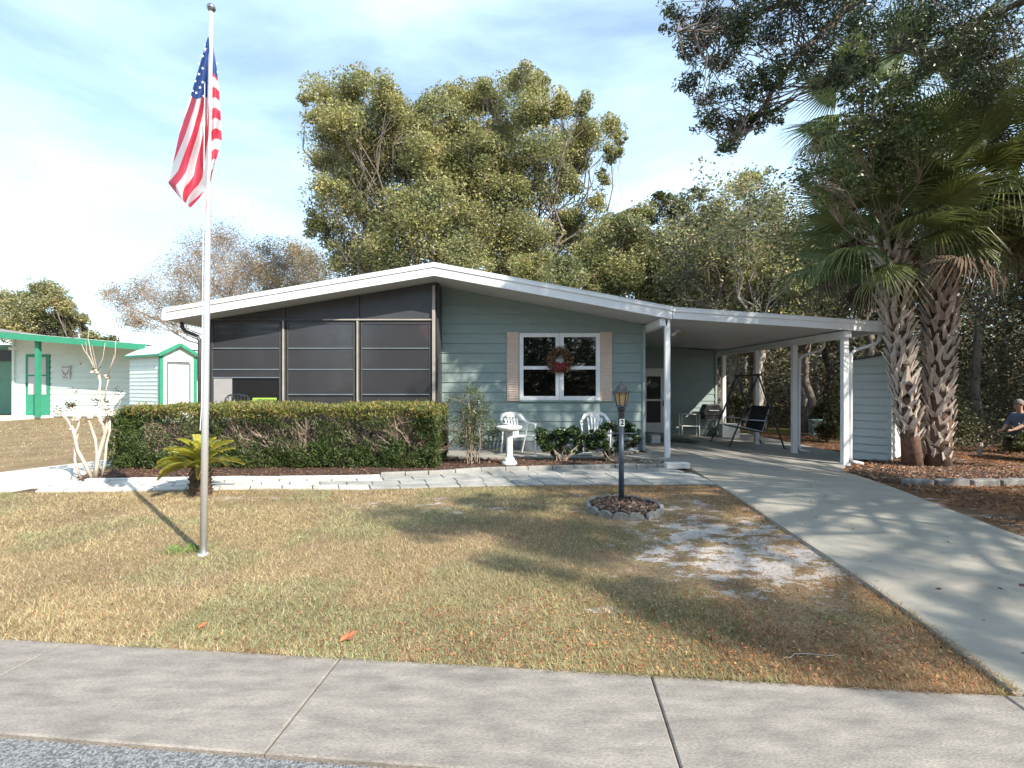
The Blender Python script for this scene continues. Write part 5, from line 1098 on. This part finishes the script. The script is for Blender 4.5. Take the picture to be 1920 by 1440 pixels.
bush('bright green bush on the right, behind the lamp post', (1.95, 9.2, .03), [(1115,818,16),(1130,808,17),(1155,806,19),(1178,806,16),(1192,822,12),(1105,835,14),(1130,838,15),(1160,835,17),(1185,835,12),(1140,850,10),(1180,797,10)], 7000, 2)

# shrubs by the woods and the person tending them
def shrub(label, x, y, w, h, nl, cols, name='wild_shrub'):
    z = float(gz(x, y)); t = thing(name, label, 'shrub', (x, y, z), group='wild shrubs at the edge of the woods'); mb = MB(); C = []
    for k in range(7):
        c = Vector((random.gauss(0, w*.4), random.gauss(0, w*.3), h*random.uniform(.35, .85))); r = min(w, h)*.4; P, cc = spray(c, r, nl//7, k=9, sp=.28); C.append(P); pts = jag((0,0,0), c, 3, .06); mb.tube(pts, [.02,.015,.01,.006], 4, cap=False)
        for q in cc: mb.tube(jag(pts[-2], Vector(q), 2, .07), [.007,.005,.002], 3, cap=False)
    mb.build('stems', m_twig, t); P = np.concatenate(C); P[:, 2] = np.abs(P[:, 2]); link('foliage', leaves(P, .07, .035, cols), m_leaf, t)
for (l, x, y, w, h, n_) in (('dark low shrub in front of the kneeling person', 11.55, 10.6, .6, .75, 4000), ('dark shrub at the right edge of the photo below the person', 11.6, 9.9, .7, .5, 3500), ('twiggy shrub right of the taller palm trunk', 10.1, 12.2, .8, .9, 3500),
                            ('leafy shrub behind the utility box', 10.9, 16.3, .9, 1.5, 4500), ('low shrub beside the garden shed under the carport edge', 9.2, 14.0, .7, .6, 2500), ('bushy shrub behind the carport swing', 8.6, 17.5, 1.1, 1.6, 4500), ('broad shrub in the shade behind the right palm', 12.4, 13.5, 1.2, 1.5, 5000)):
    shrub(l, x, y, w, h, n_, DRK+((.09,.11,.03),))
def skinned(name, verts, edges, radii, m, parent, sub=2, root=0):
    me = bpy.data.meshes.new('tmp'); me.from_pydata(verts, edges, []); o = bpy.data.objects.new('tmp', me); COL.objects.link(o)
    sk = o.modifiers.new('s', 'SKIN'); sk.use_smooth_shade = True; lay = me.skin_vertices[0].data if me.skin_vertices else None
    if lay is None: return None
    for i, r in enumerate(radii): lay[i].radius = r if hasattr(r, '__len__') else (r, r); lay[i].use_root = (i == root)
    sb = o.modifiers.new('b', 'SUBSURF'); sb.levels = sub; sb.render_levels = sub
    bpy.context.view_layer.update(); em = bpy.data.meshes.new_from_object(o.evaluated_get(bpy.context.evaluated_depsgraph_get())); bpy.data.objects.remove(o)
    em.polygons.foreach_set('use_smooth', [True]*len(em.polygons)); return link(name, em, m, parent)
def mkskin(name, verts, edges, radii, m, parent, sub=2, root=0):
    bm_me = bpy.data.meshes.new('tmpm')
    import bmesh
    bm = bmesh.new(); L = bm.verts.layers.skin.verify(); vs = []
    for i, v in enumerate(verts):
        q = bm.verts.new(v); r = radii[i]; q[L].radius = r if hasattr(r, '__len__') else (r, r); q[L].use_root = (i == root); vs.append(q)
    for a, b in edges: bm.edges.new((vs[a], vs[b]))
    bm.to_mesh(bm_me); bm.free(); o = bpy.data.objects.new('tmp', bm_me); COL.objects.link(o)
    sk = o.modifiers.new('s', 'SKIN'); sk.use_smooth_shade = True; sb = o.modifiers.new('b', 'SUBSURF'); sb.levels = sub
    bpy.context.view_layer.update(); em = bpy.data.meshes.new_from_object(o.evaluated_get(bpy.context.evaluated_depsgraph_get())); bpy.data.objects.remove(o)
    em.polygons.foreach_set('use_smooth', [True]*len(em.polygons)); return link(name, em, m, parent)
pe = thing('person', 'person in a blue shirt kneeling among the shrubs at the right edge', 'person', (12.25, 11.5, -.16))
# kneeling, leaning and reaching to the left (-X)
bv = [(.10,.05,.52),(.06,.04,.68),(0,.03,.86),(-.05,.02,.98),(-.08,.01,1.05),(-.12,.0,1.13),(-.14,-.01,1.21),(-.13,-.01,1.28),
      (-.04,-.17,.92),(-.16,-.20,.74),(-.36,-.16,.62),(-.42,-.15,.60),(-.04,.20,.92),(-.10,.26,.72),(-.28,.20,.58),(-.34,.18,.56),
      (.10,-.10,.46),(-.18,-.16,.30),(.05,-.14,.06),(.22,-.13,.05),(.10,.18,.46),(-.16,.22,.42),(-.20,.20,.10),(-.30,.20,.05)]
be = [(0,1),(1,2),(2,3),(3,4),(4,5),(5,6),(6,7),(2,8),(8,9),(9,10),(10,11),(2,12),(12,13),(13,14),(14,15),(0,16),(16,17),(17,18),(18,19),(0,20),(20,21),(21,22),(22,23)]
br = [(.15,.15),(.14,.15),(.15,.17),(.08,.09),.05,(.08,.075),(.09,.085),(.06,.06),.065,.05,.036,.028,.065,.05,.036,.028,.10,.07,.055,.04,.10,.07,.05,.04]
mkskin('body', bv, be, br, m_skin, pe)
mkskin('shirt', [bv[i] for i in (0,1,2,3,8,9,12,13)]+[(-.24,-.18,.69),(-.17,.23,.66)], [(0,1),(1,2),(2,3),(2,4),(4,5),(2,6),(6,7),(5,8),(7,9)], [(.165,.175),(.16,.17),(.175,.19),(.09,.10),.08,.062,.08,.062,.055,.055], m_shirt, pe)
mkskin('trousers', [bv[i] for i in (0,16,17,18,20,21,22)], [(0,1),(1,2),(2,3),(0,4),(4,5),(5,6)], [(.16,.16),.115,.085,.068,.115,.085,.065], m_jeans, pe)
mb = MB(); mb.lathe([(.02,.125)]+[(.10*math.cos(R(a)), .115*math.sin(R(a))) for a in range(88, -15, -12)][::-1][::-1], (0,0,0), 16)
hr = mb.build('hair', m_hair, pe, smooth=True); hr.location = (-.115,-.01,1.215); hr.scale = (1.0,.92,1)
for s in (-1, 1):
    mb = MB(); mb.lathe([(.002,-.012),(.010,-.006),(.012,0),(.010,.006),(.002,.012)], (-.215,s*.033-.01,1.20), 8); mb.build('eye', m_black, pe)
    mb = MB(); mb.lathe([(.004,-.03),(.014,-.015),(.016,.01),(.006,.03)], (-.12,s*.085-.01,1.19), 8); mb.build('ear', m_skin, pe)
mb = MB(); mb.add([(-.212,-.01,1.20),(-.212,-.026,1.155),(-.212,.006,1.155),(-.245,-.01,1.162)], [(0,1,3),(0,3,2),(1,2,3)]); mb.build('nose', m_skin, pe)
for (hx, hy, hz) in ((-.42,-.15,.60),(-.34,.18,.56)):
    fv = [(hx+.04,hy,hz)]; fe = []; fr = [.028]
    for k in range(5):
        a = len(fv); dy = -.03+.017*k; l_ = (.05,.075,.08,.075,.06)[k]; fv += [(hx-.02,hy+dy,hz), (hx-.02-l_*.6,hy+dy,hz-.01), (hx-.02-l_,hy+dy,hz-.035)]; fe += [(0,a),(a,a+1),(a+1,a+2)]; fr += [.012,.009,.007]
    mkskin('hand', fv, fe, fr, m_skin, pe, sub=1)

# ---------------------------------------------------------------- grass, litter
def inpoly(P, x, y):
    ins = np.zeros(len(x), bool); n = len(P)
    for i in range(n):
        a, b = P[i], P[(i+1) % n]; ins ^= ((a[1] > y) != (b[1] > y)) & (x < (b[0]-a[0])*(y-a[1])/(b[1]-a[1]+1e-12)+a[0])
    return ins
drvP = dl+dr[::-1]
def vnoise(x, y, s, seed):
    r = np.random.default_rng(seed); G = r.uniform(0, 1, (128, 128)); u = (x*s) % 127; v = (y*s) % 127; i = u.astype(int); j = v.astype(int); a = sm(u-i, 0, 1); b = sm(v-j, 0, 1)
    i1 = (i+1) % 128; j1 = (j+1) % 128; return (G[i, j]*(1-a)+G[i1, j]*a)*(1-b)+(G[i, j1]*(1-a)+G[i1, j1]*a)*b
N = 800000
Yg = 2.3+ (8.0-2.3)*rng.uniform(0, 1, N)**1.35; Xg = rng.uniform(-1.2, 1.0, N)*Yg*1.08
def fbm(x, y, s, sd): return (vnoise(x, y, s, sd)+.5*vnoise(x, y, s*2.1, sd+1)+.25*vnoise(x, y, s*4.3, sd+2))/1.75
lineY = 2.807-.0955*(Xg+2.994)
rag = rng.uniform(-.03, .01, N); ok = (Yg > lineY+rag) & ~inpoly([(p[0]+.02, p[1]) for p in dl]+[(p[0]-.02, p[1]) for p in dr[::-1]], Xg-rag*.5, Yg) & (Yg < np.interp(Xg, [p[0] for p in near], [p[1] for p in near])+.02) & (Xg < 3.0) & ((((Xg-RC[0])/.45)**2+((Yg-RC[1])/.48)**2) > 1)
nzv = fbm(Xg+50, Yg+50, 2.2, 5); blob = np.clip(1.15-np.hypot((Xg-2.1)/1.7, (Yg-4.4)/1.6), 0, 1)*1.3+np.clip(1-np.hypot((Xg-1.9)/2.2, (Yg-6)/1.2), 0, 1)*.6+np.clip(1-np.hypot((Xg+1.2)/2.5, (Yg-5.9)/.8), 0, 1)*.5
pk_ = 1-np.clip((blob+(nzv-.5)*2.2-.05), 0, 1)*.95; ok &= rng.uniform(0, 1, N) < np.clip(pk_, .05, 1)*np.clip(.35+1.1*fbm(Xg+9, Yg+3, 5, 40), .3, 1)
X, Y = Xg[ok], Yg[ok]
xb = rng.uniform(-27, -7.4, 50000); yb = 8+13*rng.uniform(0, 1, 50000)**1.3; kb = (xb > -1.15*yb) & ~((xb > -9.2) & (yb < 12.2)); X = np.r_[X, xb[kb]]; Y = np.r_[Y, yb[kb]]
n = len(X); dist = np.maximum(1, Y/4); a = rng.uniform(0, 2*math.pi, n); h = rng.uniform(.004, .034, n)*(1+.4*(Y > 8)); ln = rng.uniform(.018, .055, n)*np.sqrt(dist)
w = rng.uniform(.0008, .0017, n)*dist; ca, sa = np.cos(a), np.sin(a); Z0 = gz(X, Y)+np.where((Y < 2.807-.0955*(X+2.994)+.005) & (Y < 8), .021, 0)+np.where((X > 2.3) & (Y < 8) & inpoly(drvP, X, Y), .03, 0)
V = np.empty((n, 3, 3)); V[:, 0] = np.column_stack([X-sa*w, Y+ca*w, Z0]); V[:, 1] = np.column_stack([X+sa*w, Y-ca*w, Z0]); V[:, 2] = np.column_stack([X+ca*ln, Y+sa*ln, Z0+h])
c = palette(n, ((.58,.46,.26),(.45,.33,.18),(.30,.28,.11),(.22,.215,.085),(.64,.53,.34),(.30,.18,.10)), [3,3,1.5,1.2,1.7,2.4], .2)
gn = fbm(X+20, Y+77, 1.1, 60)[:, None]; c = c*(1-.0*gn)+np.where(gn > .55, 1, 0)*np.array([[-.05,.0,-.02]])*c*3
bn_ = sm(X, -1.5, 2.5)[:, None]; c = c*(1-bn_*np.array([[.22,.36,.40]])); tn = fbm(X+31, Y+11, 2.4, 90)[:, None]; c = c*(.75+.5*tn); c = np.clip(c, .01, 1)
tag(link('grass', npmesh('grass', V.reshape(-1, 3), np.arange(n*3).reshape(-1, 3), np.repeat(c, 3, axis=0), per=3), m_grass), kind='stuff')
def litter(name, pts, L, Wd, cols, z=.012, w=None):
    n = len(pts); C = np.column_stack([pts, gz(pts[:, 0], pts[:, 1])+z+rng.uniform(0, .012, n)]); d = rng.normal(0, 1, (n, 3)); d[:, 2] *= .2
    return tag(link(name, leaves(C, L, Wd, cols, up=1.6, dirs=d, w=w), m_litter), kind='stuff')
ORG = ((.42,.17,.065),(.34,.12,.05),(.26,.10,.05),(.46,.27,.13),(.16,.07,.04),(.13,.07,.045))
s_ = rng.uniform(-1.5, 5.5, 9000); tt = np.abs(rng.normal(0, .5, 9000)); keep = rng.uniform(0, 1, 9000) < np.clip(.12+(s_-.5)*.22, .12, 1)
px_, py_ = P0.x+ud.x*s_-vd.x*tt, P0.y+ud.y*s_-vd.y*tt; keep &= ~inpoly(drvP, px_, py_) & (px_ < 2.9); litter('fallen_leaves', np.column_stack([px_, py_])[keep], .024, .009, ORG)
xq, yq = rng.uniform(-.5, 3.0, 9000), rng.uniform(2.6, 7.0, 9000); kq = ~inpoly(drvP, xq, yq) & (rng.uniform(0, 1, 9000) < np.clip(.1+.3*xq, 0, 1)) & (yq > 2.9); litter('pine_straw', np.column_stack([xq, yq])[kq], .06, .004, ORG)
xq, yq = rng.uniform(4.6, 16, 60000), 2.2+14*rng.uniform(0, 1, 60000)**1.1; kq = ~inpoly(drvP, xq, yq) & (xq > np.interp(yq, [p[1] for p in dr], [p[0] for p in dr])+.03) & (xq < yq*1.15) & ~((yq > 9.3) & (xq < 8)); kq &= fbm(xq, yq*1.8, 1.3, 70) > .38
litter('leaf_litter', np.column_stack([xq, yq])[kq], .075, .018, ((.30,.13,.05),(.20,.09,.04),(.12,.06,.035),(.38,.20,.09),(.09,.05,.03)))
xq, yq = rng.uniform(2.6, 5.4, 160), rng.uniform(2.3, 8.6, 160); kq = inpoly(drvP, xq, yq); litter('driveway_leaves', np.column_stack([xq, yq])[kq], .035, .014, ORG, z=.034)
xq, yq = rng.uniform(2.8, 5.2, 14), rng.uniform(3, 8, 14)
# single big leaves, weeds, sticks
for (lab, x, y, s, rz) in (('large curled brown sycamore leaf lying on the lawn near the sidewalk', 652, 1201, .062, .4), ('small red brown leaf on the lawn above the sidewalk, left of the large leaf', 378, 1180, .035, 1.0)):
    gx, gy = gp(x, y); mb = MB(); k = 10; pts = [(s*(1 if q % 2 == 0 else .55)*math.cos(q*math.pi*2/k), s*.8*(1 if q % 2 == 0 else .55)*math.sin(q*math.pi*2/k), s*(.28 if q in (0, 1, 5) else .1)) for q in range(k)]
    mb.add([(0,0,.0)]+pts, [(0, q+1, (q+1) % k+1) for q in range(k)]); o = mb.build('fallen_leaf', m_leafbrown if 'm_leafbrown' in globals() else globals().setdefault('m_leafbrown', mat('brown_leaf', (.42,.15,.06), (.28,.10,.045), rough=.8, scale=20))); o.location = (gx, gy, .02); o.rotation_euler = (.1, -.15, rz); tag(o, lab, 'leaf')
wd = thing('weed_tuft', 'small fresh green weed tuft at the foot of the flagpole', 'weed', (-2.95, 4.33, 0)); C = np.column_stack([rng.normal(0, .10, 200), rng.normal(0, .07, 200), rng.uniform(.01, .04, 200)]); dd = rng.normal(0, 1, (200, 3)); dd[:, 2] += .8
tag(link('blades', leaves(C, .06, .007, ((.14,.22,.06),(.18,.26,.08)), dirs=dd), m_grass, wd), kind='stuff')
sk = thing('fallen_twig', 'pale curved dry twig lying on the grass near the driveway end of the sidewalk', 'twig', (1.50, 2.60, .02)); mb = MB(); mb.tube([(0,0,0),(.05,.03,.008),(.13,.035,.006),(.22,.02,.004),(.27,.03,.0)], [.002,.0025,.0025,.002,.0015], 5); mb.build('stick', m_barkpale, sk)
pw = thing('driveway_stick', 'dark curved dead frond stalk lying across the driveway', 'stick', (4.15, 3.42, .045)); mb = MB(); mb.tube([(-.45,.08,0),(-.2,.02,.01),(.1,-.02,.012),(.5,0,0)], [.008,.014,.018,.012], 6); mb.build('stalk', m_ptrunk, pw)
st2 = thing('stump_post', 'short weathered stake standing under the shrubs right of the palms', 'stake', (10.9, 11.2, -.16)); mb = MB(); mb.tube([(0,0,0),(.03,0,.32)], .045, 8); mb.build('stake', m_barkpale, st2)
